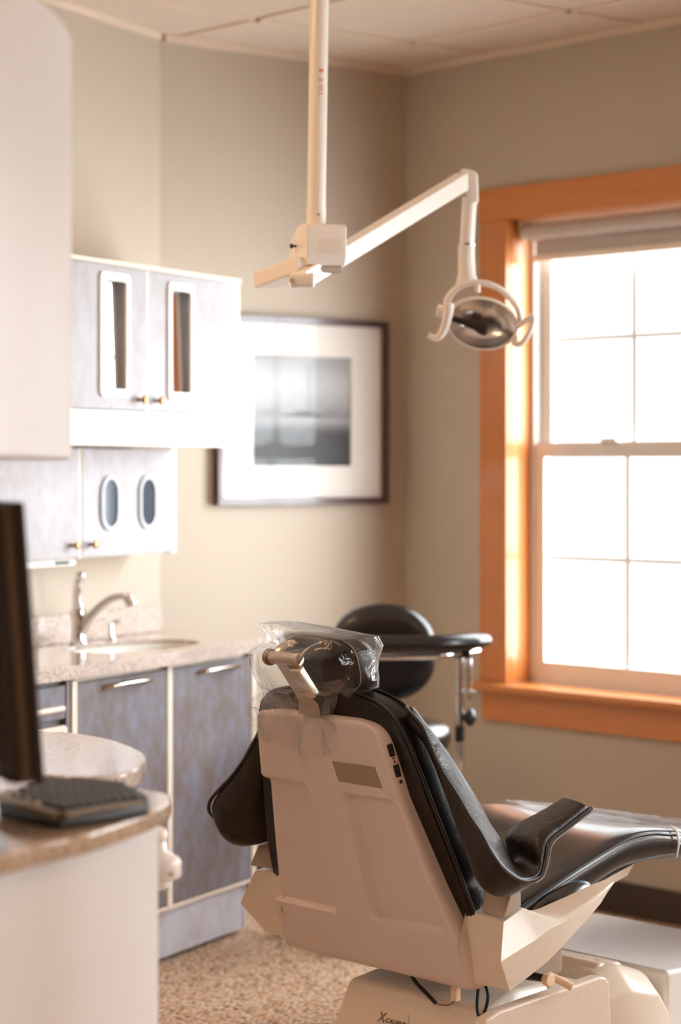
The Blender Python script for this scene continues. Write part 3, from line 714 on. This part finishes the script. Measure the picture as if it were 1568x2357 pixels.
obj('arm_bar', tube(armc, .03, 16, 6, [.022, .031, .033, .033, .033, .031, .022], .78), M['vinyl_black'], sl, smooth=180)
obj('arm_rail', tube([(-.06, 6.72, .830), (.03, 6.68, .827), (.14, 6.665, .827), (.26, 6.68, .829), (.345, 6.735, .832), (.385, 6.79, .834)], .0105, 10, 6), M['chrome'], sl)
obj('rail_clamp', boxes((.312, .362, 6.715, 6.76, .818, .845, .005)), M['black'], sl)
obj('arm_post', tube([(.333, 6.74, .825), (.333, 6.74, .60), (.330, 6.745, .50), (.26, 6.82, .485), (.16, 6.91, .50)], .0105, 12, 5), M['chrome'], sl)
obj('slide_tube', cyl((.3585, 6.745, .815), (.3585, 6.745, .70), .008, None, 12), M['chrome'], sl)
obj('slide_button', cyl((.345, 6.74, .722), (.375, 6.735, .722), .007, None, 12, .002), M['chrome'], sl)
obj('clamp_knob', xf(lathe([(.010, 0), (.012, .008), (.024, .018), (.026, .026), (.020, .034), (.006, .040), (.001, .041)], 18), Matrix.Translation((.338, 6.735, .655)) @ rot_to((1, -.3, -.05))), M['black'], sl, smooth=60)
obj('clamp_sleeve', cyl((.333, 6.74, .63), (.333, 6.74, .585), .0135, None, 14, .002), M['black'], sl)

# ------------------------------------------------------------------ dental chair
dc_ = thing('dental_chair', 'cream and dark brown leather dental chair seen from behind', 'dental chair', CHAIR, (.35, 0, 0))
K = .30
def bx_(z): return .3*(.835-z)
RT = [(.287, -.262), (.291, -.285), (.302, -.303), (.376, -.294), (.40, -.289), (.505, -.252), (.683, -.2025), (.724, -.199), (.79, -.192), (.806, -.187), (.819, -.178), (.829, -.163), (.835, -.140), (.838, -.110)]
LT = [(.287, .285), (.292, .305), (.302, .316), (.40, .3165), (.55, .281), (.682, .2475), (.686, .2535), (.806, .223), (.818, .218), (.828, .206), (.834, .187), (.838, .150)]
def recess(y, z):
    """depth of the two recessed fields of the moulded back shell"""
    def rb(y, z, y0, y1, z0, z1, r):
        qx = abs(y-(y0+y1)/2)-(y1-y0)/2+r; qz = abs(z-(z0+z1)/2)-(z1-z0)/2+r
        return math.hypot(max(qx, 0), max(qz, 0))+min(max(qx, qz), 0)-r
    yl = .094-.02*(z-.40)/.28; yr_ = -.024-.0*(z-.4)
    a = rb(y, z, .088+.01*(z-.4), .60, .400, .683, .022)
    skew = .9*(z-.40)/.28
    edge = interp(RT, z)+.022
    b = rb(y, z, edge, -.026, .402, .676, .020)
    return .019*(1-sst(-.008, .001, min(a, b)))
bm = NB(); NU, NV = 96, 110; zs_ = [.287+(.838-.287)*(j/NV) for j in range(NV+1)]
rows = []
for z in zs_:
    yl, yr_ = interp(LT, z), interp(RT, z); row = []
    for i in range(NU+1):
        y = yr_+(yl-yr_)*i/NU
        e = min(y-yr_, yl-y, (z-.287), (.838-z)*1.0)
        rr = .016; ed = rr-math.sqrt(max(0, rr*rr-max(0, rr-e)**2)) if e < rr else 0
        row.append(bm.verts.new((bx_(z)+ed+recess(y, z), y, z)))
    rows.append(row)
for j in range(NV):
    for i in range(NU): bm.faces.new((rows[j][i], rows[j][i+1], rows[j+1][i+1], rows[j+1][i]))
rim = [e for e in bm.edges if e.is_boundary]
ex = bmesh.ops.extrude_edge_only(bm, edges=rim)
nv = [v for v in ex['geom'] if isinstance(v, bmesh.types.BMVert)]
for v in nv: v.co.x += .030
shell = obj('back_shell', bm, M['shell'], dc_, smooth=45)
def on_back(bm): return bm
lb = NB(); q = [(.741, -.016), (.742, -.150), (.698, -.159), (.699, -.022)]
vs = [lb.verts.new((bx_(z)-.0012, y, z)) for z, y in q]; lb.faces.new(vs)
ex = bmesh.ops.extrude_face_region(lb, geom=lb.faces[:])
for v in ex['geom']:
    if isinstance(v, bmesh.types.BMVert): v.co.x += .0025
obj('label_plate', lb, M['label_grey'], shell, smooth=0, label='brushed brown grey label plate')
for zc in (.779, .737):
    yy = interp(RT, zc)+.0035; t = Matrix.Translation((bx_(zc)+.019, yy, zc)) @ Matrix.Rotation(math.radians(-16.7), 4, 'Y') @ Matrix.Rotation(math.radians(-22), 4, 'Z')
    sw = obj('rocker_switch', xf(box(-.0065, .0065, -.006, .002, -.0135, .0135, .002), t), M['black'], shell)
for zc in (.7595,):
    yy = interp(RT, zc)+.0035; t = Matrix.Translation((bx_(zc)+.019, yy, zc)) @ Matrix.Rotation(math.radians(-16.7), 4, 'Y') @ Matrix.Rotation(math.radians(-22), 4, 'Z')
    obj('arrow_mark', xf(boxes((-.0008, .0008, -.0050, -.0035, -.005, .005), (-.0022, .0022, -.0050, -.0035, -.0058, -.0035), (-.0022, .0022, -.0050, -.0035, .0035, .0058)), t), M['ink'], shell, smooth=0)
zc = .715; yy = interp(RT, zc)+.001
obj('screw', cyl((bx_(zc)+.018, yy+.004, zc), (bx_(zc)+.0175, yy-.0035, zc), .0042), M['steel'], shell)

# upholstered back cushion behind the shell
BO = [(0, .886), (-.05, .889), (-.10, .887), (-.145, .876), (-.18, .858), (-.207, .832), (-.225, .795), (-.240, .74), (-.262, .65), (-.285, .56), (-.305, .47), (-.312, .42), (-.30, .36), (-.27, .335), (0, .335),
      (.29, .335), (.305, .36), (.325, .42), (.332, .47), (.318, .56), (.293, .65), (.268, .74), (.255, .795), (.235, .835), (.212, .857), (.18, .872), (.13, .882), (.07, .887)]
Bs = [(p.x, p.y) for p in smooth_path([(a, b, 0) for a, b in BO], 4, True)]
def bring(f, dx, g=0):
    return [(bx_(z)+dx, .005+(y-.005)*f, .60+(z-.60)*(f if z > .6 else f)) for y, z in Bs]
bc = obj('back_cushion', loft([bring(.93, .034), bring(.985, .033), bring(1.0, .040), bring(1.005, .070), bring(1.0, .105), bring(.97, .122), bring(.88, .132), bring(.5, .136)]), M['leather'], dc_, smooth=60)
obj('piping', tube(bring(1.004, .040), .0042, 8, 1, closed=True), M['piping'], bc)
obj('piping', tube(bring(1.006, .098), .0034, 8, 1, closed=True), M['piping'], bc)

# leather sling wings that turn into the armrests
ST = [
    ((0.065, -0.205, 0.865), (0.096, -0.190, 0.851), (0.059, -0.205, 0.837)),
    ((0.052, -0.228, 0.858), (0.093, -0.215, 0.834), (0.064, -0.225, 0.812)),
    ((0.068, -0.243, 0.835), (0.105, -0.226, 0.818), (0.077, -0.240, 0.795)),
    ((0.070, -0.262, 0.808), (0.117, -0.236, 0.802), (0.084, -0.255, 0.765)),
    ((0.070, -0.288, 0.768), (0.141, -0.250, 0.768), (0.090, -0.275, 0.723)),
    ((0.070, -0.315, 0.735), (0.163, -0.265, 0.732), (0.086, -0.300, 0.682)),
    ((0.073, -0.347, 0.701), (0.180, -0.280, 0.691), (0.085, -0.325, 0.633)),
    ((0.070, -0.385, 0.664), (0.193, -0.290, 0.662), (0.077, -0.355, 0.590)),
    ((0.067, -0.420, 0.636), (0.208, -0.300, 0.628), (0.069, -0.380, 0.556)),
    ((0.063, -0.452, 0.605), (0.219, -0.305, 0.608), (0.066, -0.400, 0.529)),
    ((0.075, -0.468, 0.577), (0.235, -0.312, 0.578), (0.076, -0.410, 0.510)),
    ((0.107, -0.468, 0.553), (0.244, -0.320, 0.548), (0.101, -0.415, 0.495)),
    ((0.141, -0.467, 0.539), (0.249, -0.320, 0.544), (0.137, -0.420, 0.494)),
    ((0.176, -0.463, 0.538), (0.254, -0.315, 0.558), (0.179, -0.420, 0.506)),
    ((0.200, -0.458, 0.546), (0.247, -0.312, 0.576), (0.215, -0.420, 0.523)),
    ((0.217, -0.450, 0.569), (0.232, -0.310, 0.591), (0.247, -0.410, 0.549)),
    ((0.232, -0.442, 0.595), (0.233, -0.310, 0.604), (0.269, -0.400, 0.574)),
    ((0.249, -0.437, 0.608), (0.250, -0.310, 0.619), (0.291, -0.390, 0.586)),
    ((0.284, -0.432, 0.621), (0.275, -0.310, 0.628), (0.326, -0.385, 0.599)),
    ((0.325, -0.428, 0.637), (0.321, -0.310, 0.639), (0.369, -0.380, 0.617)),
    ((0.358, -0.425, 0.649), (0.364, -0.310, 0.652), (0.403, -0.375, 0.629)),
    ((0.374, -0.422, 0.655), (0.399, -0.310, 0.665), (0.424, -0.370, 0.636)),
    ((0.3745, -0.4220, 0.6552), (0.3995, -0.310, 0.6652), (0.4240, -0.370, 0.6362)),
    ((0.3750, -0.4215, 0.6550), (0.4000, -0.3105, 0.6650), (0.4243, -0.370, 0.6365)),
]
def sling(sign):
    rings = []
    for k, (O, I, B) in enumerate(ST):
        O, I, B = Vector(O), Vector(I), Vector(B)
        mid = (O+I)/2; up = (mid-B); up = (up-(O-I).normalized()*up.dot((O-I).normalized())).normalized()
        arm = sst(12, 15, k)
        bul = .014*(1-arm)+.010*arm+.004*math.sin(k*2.1)*(1-arm)
        if arm > .3: J = I-up*.030*arm
        else: J = I*.8+B*.2-(O-I)*.05
        ring = [O, O*.96+I*.04+up*(.004+.018*arm), O*.62+I*.38+up*(bul+.008*arm), O*.25+I*.75+up*bul*.9, I, J, (J+B)/2-up*.006*arm, B, O*.5+B*.5+(O-I).normalized()*.008]
        rings.append([(p.x, p.y*sign, p.z) for p in ring])
    return rings
for sgn in (1, -1):
    w = obj('arm_sling', loft(sling(sgn)), M['leather_tan'], dc_, smooth=180)
    subsurf(w, 2)
    for lst, r, mt in (([s_[0] for s_ in ST], .0042, 'piping'),):
        obj('piping', tube([(x, y*sgn, z) for x, y, z in lst], r, 8, 4), M[mt], w)
    seam = []
    for (O, I, B) in ST[13:]:
        O, I, B = Vector(O), Vector(I), Vector(B); seam.append(O*.96+B*.04+((O+I)/2-B).normalized()*-.007)
    obj('stitching', tube([(p.x, p.y*sgn, p.z) for p in seam], .0016, 6, 4), M['thread'], w)

# seat cushion
SX = [.15, .24, .322, .442, .53, .60, .654, .72, .778, .86, .958, 1.14, 1.30, 1.46]
ZN = [(.15, .405), (.24, .418), (.322, .452), (.442, .500), (.53, .530), (.60, .552), (.654, .564), (.72, .566), (.778, .558), (.86, .549), (.958, .537), (1.14, .503), (1.30, .472), (1.46, .440)]
ZU = [(.15, .36), (.30, .372), (.397, .405), (.507, .440), (.627, .485), (.785, .490), (1.0, .468), (1.46, .375)]
HW = [(.15, .262), (.45, .280), (.80, .278), (1.14, .262), (1.46, .215)]
def seat_ring(x, gz=0, grow=0):
    t, u, h = interp(ZN, x)+gz, interp(ZU, x)-gz, interp(HW, x)+grow
    mid = .012 if x > .25 else .02
    return [(x, -h*.2, t-mid), (x, -h*.65, t-mid*.6), (x, -h+.022, t+.002), (x, -h+.004, t-.008), (x, -h, t-.022), (x, -h-.002, (t+u)/2), (x, -h+.004, u+.010), (x, -h+.03, u), (x, 0, u), (x, h-.03, u), (x, h-.004, u+.010), (x, h+.002, (t+u)/2), (x, h, t-.022), (x, h-.004, t-.008), (x, h-.022, t+.002), (x, h*.65, t-mid*.6), (x, h*.2, t-mid)]
seat = obj('seat_cushion', loft([seat_ring(x) for x in SX]), M['leather_seat'], dc_, smooth=180)
subsurf(seat, 2)
for sgn in (-1, 1):
    sp_ = [(x, sgn*(interp(HW, x)-.0015), interp(ZN, x)-.012) for x in SX[1:]]
    obj('seam_piping', tube(sp_, .0030, 8, 4), M['piping'], seat)
    obj('stitching', tube([(x, y+sgn*.0022, z-.010) for x, y, z in sp_], .0010, 6, 4), M['thread'], seat)
    bl = xf(NB(), Matrix.Identity(4))
    b2 = sphere((0, 0, 0), 1, .105, .034, .034, 24, 14)
    xf(b2, Matrix.Translation((.420, sgn*.282, .434)) @ Matrix.Rotation(math.radians(-17), 4, 'Y'))
    obj('side_bolster', b2, M['leather_seat'], seat, smooth=180)
fc = [seat_ring(x, .005, .005) for x in (.790, .85, .95, 1.14, 1.30, 1.475)]
for k, r_ in enumerate(fc):
    fc[k] = [(x+.006*noise.noise((i*1.3, k, 4)), y+.005*noise.noise((i*1.7, k, 9)), z+.005*noise.noise((i*1.1, k, 2))) for i, (x, y, z) in enumerate(r_)]
ft = obj('foot_cover', loft(fc, caps=False), M['film'], dc_, smooth=0, label='clear plastic sheath over the foot end')
obj('foot_cover_edge', tube(seat_ring(.789, .004, .006)[2:7], .0022, 8, 3), M['mat_board'], ft)
obj('seat_pan', loft([[(x, y, z) for y, z in ((-h, u-.001), (-h+.02, u-.03), (h-.02, u-.03), (h, u-.001))] for x, h, u in ((.20, .23, .365), (.45, .24, .415), (.63, .24, .470), (.74, .20, .478))]), M['cream'], dc_)

# moulded side brackets that carry the arms
BR = [
    [(.155, .285, .457), (.150, .400, .449), (.122, .420, .376), (.176, .390, .306), (.169, .285, .312), (.131, .285, .378)],
    [(.222, .292, .470), (.220, .384, .466), (.215, .419, .405), (.235, .386, .327), (.24, .292, .332), (.22, .292, .40)],
    [(.262, .300, .452), (.262, .392, .449), (.265, .416, .424), (.290, .382, .348), (.29, .300, .352), (.265, .300, .40)],
    [(.300, .306, .438), (.300, .402, .436), (.303, .413, .430), (.330, .380, .370), (.33, .306, .375), (.31, .306, .405)],
    [(.335, .310, .441), (.335, .392, .440), (.338, .403, .436), (.360, .376, .386), (.36, .310, .391), (.345, .310, .415)],
    [(.410, .320, .460), (.412, .380, .459), (.412, .387, .455), (.415, .369, .414), (.41, .320, .418), (.41, .320, .438)],
    [(.470, .328, .477), (.474, .368, .476), (.474, .371, .472), (.462, .364, .442), (.46, .328, .444), (.465, .328, .46)],
    [(.506, .336, .486), (.510, .358, .484), (.510, .359, .481), (.488, .359, .462), (.488, .336, .463), (.498, .336, .474)],
]
for sgn in (-1, 1):
    bm = loft([[(x, sgn*y, z) for x, y, z in r_] for r_ in BR])
    bmesh.ops.recalc_face_normals(bm, faces=bm.faces[:])
    bevel(bm, .0045, 2, angle=18)
    sb = obj('side_bracket', bm, M['base_plastic'], dc_, smooth=30)
    top = [(.169, -.325, .505), (.161, -.407, .503), (.198, -.402, .512), (.205, -.33, .513)]
    bot = [(.158, -.325, .4575), (.139, -.410, .4575), (.200, -.400, .471), (.215, -.33, .474)]
    if sgn > 0: pass
    bm = loft([[(x, -sgn*y, z) for x, y, z in bot], [(x, -sgn*y, z) for x, y, z in top]])
    bmesh.ops.recalc_face_normals(bm, faces=bm.faces[:])
    obj('arm_post', bevel(bm, .006, 3), M['taupe'], dc_)
    obj('hinge_cover', bevel(loft([[(.158, sgn*.300, .380), (.160, sgn*.330, .380), (.20, sgn*.330, .380), (.20, sgn*.300, .380)], [(.165, sgn*.300, .308), (.168, sgn*.332, .308), (.21, sgn*.332, .308), (.21, sgn*.300, .308)]]), .003), M['base_plastic'], dc_)

# base
def yprism(pts, y0, y1, bv, seg=3): 
    bm = plate(pts, y0, y1); bmesh.ops.recalc_face_normals(bm, faces=bm.faces[:]); return bevel(bm, bv, seg)
rh = loft([[(.150, .205, .001), (.150, -.345, .001), (.40, -.33, .001), (.40, .19, .001)], [(.196, .135, .236), (.196, -.302, .236), (.40, -.29, .236), (.40, .13, .236)], [(.200, .128, .246), (.202, -.296, .246), (.40, -.29, .246), (.40, .125, .246)], [(.300, .105, .272), (.300, -.27, .272), (.40, -.27, .272), (.40, .10, .272)]])
bmesh.ops.recalc_face_normals(rh, faces=rh.faces[:])
hs = obj('rear_housing', bevel(rh, .009, 3), M['base_plastic'], dc_, smooth=40)
def face_x(z): return .150+.046*z/.235
sl_ = math.atan2(.046, .235)
PL = Matrix.Translation((face_x(.165)-.0015, -.025, .165)) @ Matrix.Rotation(sl_, 4, 'Y')
pl_ = xf(prism(rrect(-.055, .052, -.042, .042, .012), -.002, .0025, .001), Matrix(((0, 0, -1, 0), (-1, 0, 0, 0), (0, 1, 0, 0), (0, 0, 0, 1))))
np_ = obj('name_plate', xf(pl_, PL), M['base_plastic'], hs)
def letters(body, size, y, z, name='raised_lettering', extr=.0008):
    cu = bpy.data.curves.new('tmp', 'FONT'); cu.body = body; cu.size = size; cu.shear = .30; cu.extrude = extr; cu.offset = .0001; cu.space_character = 1.12
    to = bpy.data.objects.new('tmp', cu); C.objects.link(to)
    bpy.context.view_layer.update()
    me = bpy.data.meshes.new_from_object(to.evaluated_get(bpy.context.evaluated_depsgraph_get()))
    bpy.data.objects.remove(to); bm = NB(); bm.from_mesh(me); bpy.data.meshes.remove(me)
    xf(bm, PL @ Matrix(((0, 0, -1, -.0032), (-1, 0, 0, y), (0, 1, 0, z), (0, 0, 0, 1))))
    return obj(name, bm, M['lettering'], np_, smooth=0)
letters('X', .030, .042, .010); letters('-CALIBUR', .0145, .022, .0115)
side = [(.145, .001), (.145, .225), (.155, .243), (.19, .256), (.30, .268), (.48, .286), (.500, .283), (.512, .268), (.516, .19), (.520, .001)]
obj('side_cover', yprism(side, -.345, -.312, .006), M['base_plastic'], dc_, smooth=40)
obj('base_core', yprism([(.405, .001), (.405, .262), (.48, .270), (.498, .262), (.50, .001)], -.311, .20, .006), M['base_plastic'], dc_)
obj('lift_column', box(.405, .50, -.22, .20, .27, .43, .01), M['taupe'], dc_)
obj('lower_beam', yprism([(.56, .001), (.56, .262), (.585, .285), (.65, .280), (.665, .262), (.665, .001)], -.245, .18, .008), M['base_plastic'], dc_)
hm = loft([[(.53, -.31, .001), (.53, -.31, .225), (.555, -.26, .268), (.56, -.20, .272), (.56, -.15, .001)], [(.60, -.325, .001), (.60, -.325, .24), (.61, -.27, .283), (.62, -.20, .287), (.62, -.15, .001)], [(.69, -.325, .001), (.69, -.322, .215), (.69, -.275, .258), (.69, -.20, .264), (.69, -.15, .001)], [(.735, -.315, .001), (.735, -.312, .165), (.735, -.27, .205), (.735, -.20, .21), (.735, -.15, .001)], [(.745, -.30, .001), (.745, -.295, .14), (.745, -.26, .178), (.745, -.20, .18), (.745, -.15, .001)]])
bmesh.ops.recalc_face_normals(hm, faces=hm.faces[:])
obj('arm_hump', bevel(hm, .012, 3), M['base_plastic'], dc_, smooth=60)
obj('front_deck', box(.752, 1.145, -.285, .305, .001, .252, .012, 3), M['deck_white'], dc_)
for (a, b, r) in (((.330, -.335, .300), (.330, -.352, .300), .013),):
    obj('release_knob', cyl(a, b, r, None, 20, .003), M['plug'], dc_)
obj('release_lever', tube([(.345, -.330, .306), (.358, -.350, .296), (.372, -.372, .284)], .0085, 12, 4, [.0075, .0085, .009]), M['plug'], dc_)
obj('lever_shaft', cyl((.332, -.29, .301), (.332, -.335, .301), .008), M['rubber'], dc_)
# wiring under the back
obj('cable', tube([(.205, -.050, .300), (.195, -.085, .275), (.187, -.135, .255), (.184, -.162, .243)], .0042, 8, 5), M['rubber'], dc_)
obj('cable', tube([(.20, -.285, .315), (.185, -.318, .285), (.178, -.314, .250), (.176, -.300, .243), (.186, -.285, .262), (.20, -.275, .30)], .0034, 8, 6), M['rubber'], dc_)
cn = obj('connector', box(.186, .200, -.222, -.205, .255, .302, .002), M['plug'], dc_)
obj('wire', tube([(.192, -.213, .256), (.188, -.20, .245), (.184, -.178, .242), (.184, -.164, .242)], .0016, 6, 4), M['brass'], cn)
obj('recline_rod', cyl((.232, -.02, .297), (.225, -.20, .297), .007, None, 12), M['chrome'], dc_)

# headrest with its double-jointed metal bracket
hr = obj('headrest_bracket', bevel(loft([[(x, y, z) for x, y, z in r_] for r_ in ([(-.006, .052, .836), (-.006, -.020, .836), (.020, -.020, .840), (.020, .052, .840)], [(-.008, .050, .862), (-.010, -.016, .862), (.018, -.016, .866), (.018, .050, .866)], [(-.030, .040, .885), (-.032, -.006, .885), (.0, -.006, .895), (.0, .040, .895)], [(-.088, .034, .955), (-.090, -.004, .955), (-.060, -.004, .968), (-.060, .034, .968)])]), .003), M['steel'], dc_, smooth=40)
obj('pivot_barrel', cyl((-.080, .050, .958), (-.080, -.042, .958), .0135, None, 24, .002), M['steel'], hr)
obj('pivot_cap', cyl((-.080, .062, .958), (-.080, .049, .958), .0175, None, 24, .003), M['brass'], hr)
obj('lock_lever', xf(box(-.011, .011, -.015, .015, -.038, .038, .005, 3), Matrix.Translation((-.060, -.034, .912)) @ Matrix.Rotation(math.radians(-38), 4, 'Y')), M['nickel'], hr)
obj('link_plate', tube([(-.082, -.036, .948), (-.070, -.044, .972), (-.040, -.046, .985), (.005, -.044, .990)], .012, 8, 4, flat=.35), M['steel'], hr)
obj('link_plate', tube([(-.080, .040, .948), (-.066, .044, .972), (-.036, .046, .985), (.005, .044, .988)], .012, 8, 4, flat=.35), M['steel'], hr)
def hp(f, x, dz=0):
    out = []
    for i in range(40):
        a = 2*PI*i/40; c_, s_ = math.cos(a), math.sin(a); p = 3.4; q = (abs(c_)**p+abs(s_)**p)**(-1/p)
        out.append((x-.25*(.058*f*q*s_), -.004+.116*f*q*c_, .944+.058*f*q*s_+dz))
    return out
hpad = obj('headrest_pad', loft([hp(.5, -.010), hp(.88, -.008), hp(.98, .002), hp(1.0, .020), hp(1.0, .045), hp(.95, .066), hp(.6, .074)]), M['leather'], dc_, smooth=60)
obj('stitching', tube(hp(1.004, .012), .0012, 6, 1, closed=True), M['thread'], hpad)

# clear plastic bag pulled over the headrest, tail hanging on the back shell
random.seed(11)
def bag_ring(z, x0, x1, y0, y1, amp, seed, n=44):
    out = []
    for i in range(n):
        a = 2*PI*i/n; c_, s_ = math.cos(a), math.sin(a); p = 4; q = (abs(c_)**p+abs(s_)**p)**(-1/p)
        x = (x0+x1)/2+(x1-x0)/2*q*c_; y = (y0+y1)/2+(y1-y0)/2*q*s_
        nx_ = noise.noise((x*17, y*17, z*13+seed)); ny_ = noise.noise((x*17+9, y*17, z*13+seed)); nz_ = noise.noise((x*21, y*21+5, z*21+seed))
        k = abs(noise.noise((x*24, y*24, z*20)))-.25
        out.append((x+amp*(nx_*1.2+k*.9), y+amp*(ny_*1.2+k*.7), z+amp*nz_*1.1))
    return out
bag = thing('plastic_bag', 'crumpled clear plastic barrier bag over the headrest of the dental chair', 'plastic bag', CHAIR, (0, .02, .88))
R_ = [(1.022, -.045, .040, .085, .150, .004), (1.012, -.050, .070, -.02, .150, .006), (1.004, -.052, .092, -.118, .146, .006), (.985, -.062, .096, -.132, .142, .008), (.962, -.108, .096, -.132, .138, .007), (.940, -.104, .094, -.130, .134, .010), (.918, -.092, .094, -.128, .136, .010), (.898, -.070, .092, -.116, .140, .012), (.884, -.055, .088, -.090, .150, .013)]
rings = [bag_ring(*r_, seed=i*.7) for i, r_ in enumerate(R_)]
bm = loft(rings, caps=False)
cap = bm.faces.new([bm.verts[i] for i in range(44)] if bm.verts.ensure_lookup_table() is None else [])
pouch = obj('pouch', bm, M['film'], bag, smooth=24)
# tail sheet
bm = NB(); nu, nv_ = 34, 26; rows = []
for j in range(nv_+1):
    t = j/nv_; row = []
    for i in range(nu+1):
        u = i/nu
        yl = .150+.075*sst(0, .45, t)-.01*t; yr_ = -.090+.03*t+.05*max(0, t-.6)
        y = yl+(yr_-yl)*u
        z = .890-t*(.118+.02*u*math.sin(u*PI)) - .018*u*t
        off = -.012-.055*(1-sst(0, .42, t))*math.sin(PI*min(1, max(0, (u-.05)/.8)))
        if z > .838: x = -.004+off*1.0
        else: x = bx_(z)-.006+off*.4
        am = .017*(.4+.6*t)
        fold = abs(noise.noise((y*15, z*12, 1.3)))*1.3+.5*abs(noise.noise((y*30+z*22, z*18, 3.1)))
        x -= am*fold
        row.append(bm.verts.new((x, y+.004*noise.noise((y*20, z*20, 7)), z+.006*noise.noise((y*20, z*20, 2)))))
    rows.append(row)
for j in range(nv_):
    for i in range(nu): bm.faces.new((rows[j][i], rows[j][i+1], rows[j+1][i+1], rows[j+1][i]))
obj('hanging_tail', bm, M['film_fold'], bag, smooth=12)
ed = [(-.05+.004*noise.noise((i, 1, 1)), 0, 0) for i in range(3)]

# ------------------------------------------------------------------ light, camera
SKY_LOW, SKY_HIGH = 1.05, 9.0
w = bpy.data.worlds.new('sky'); S.world = w; w.use_nodes = True
wt = w.node_tree; bg = wt.nodes['Background']
# overcast sky, far brighter on the sun's side (to the right of the window wall) than beyond the visible window
tc = wt.nodes.new('ShaderNodeTexCoord'); dt = wt.nodes.new('ShaderNodeVectorMath'); dt.operation = 'DOT_PRODUCT'
sdir = Vector((.85, -.35, .42)).normalized(); dt.inputs[1].default_value = sdir
mr = wt.nodes.new('ShaderNodeMapRange'); mr.interpolation_type = 'SMOOTHSTEP'
for k_, v_ in (('From Min', -.12), ('From Max', .85), ('To Min', SKY_LOW), ('To Max', SKY_HIGH)): mr.inputs[k_].default_value = v_
wt.links.new(tc.outputs['Generated'], dt.inputs[0]); wt.links.new(dt.outputs['Value'], mr.inputs['Value']); wt.links.new(mr.outputs['Result'], bg.inputs['Strength'])
bg.inputs['Color'].default_value = (.93, .97, 1.0, 1)

cam = bpy.data.cameras.new('camera'); co = bpy.data.objects.new('camera', cam); C.objects.link(co)
co.location = (0, 0, 1.35); co.rotation_euler = (PI/2, 0, 0)
cam.sensor_fit = 'VERTICAL'; cam.sensor_height = 36; cam.lens = 85
cam.shift_y = -(1178.5-1075)/2357
cam.dof.use_dof = True; cam.dof.focus_distance = 4.95; cam.dof.aperture_fstop = 2.5
cam.clip_start = .05; cam.clip_end = 100
S.camera = co
vs_ = S.view_settings
S.display_settings.display_device = 'sRGB'
vs_.view_transform = 'Standard'; vs_.look = 'None'; vs_.gamma = 1; vs_.use_curve_mapping = False
vs_.exposure = 1.2
S.cycles.max_bounces = 12; S.cycles.diffuse_bounces = 6; S.cycles.transparent_max_bounces = 24
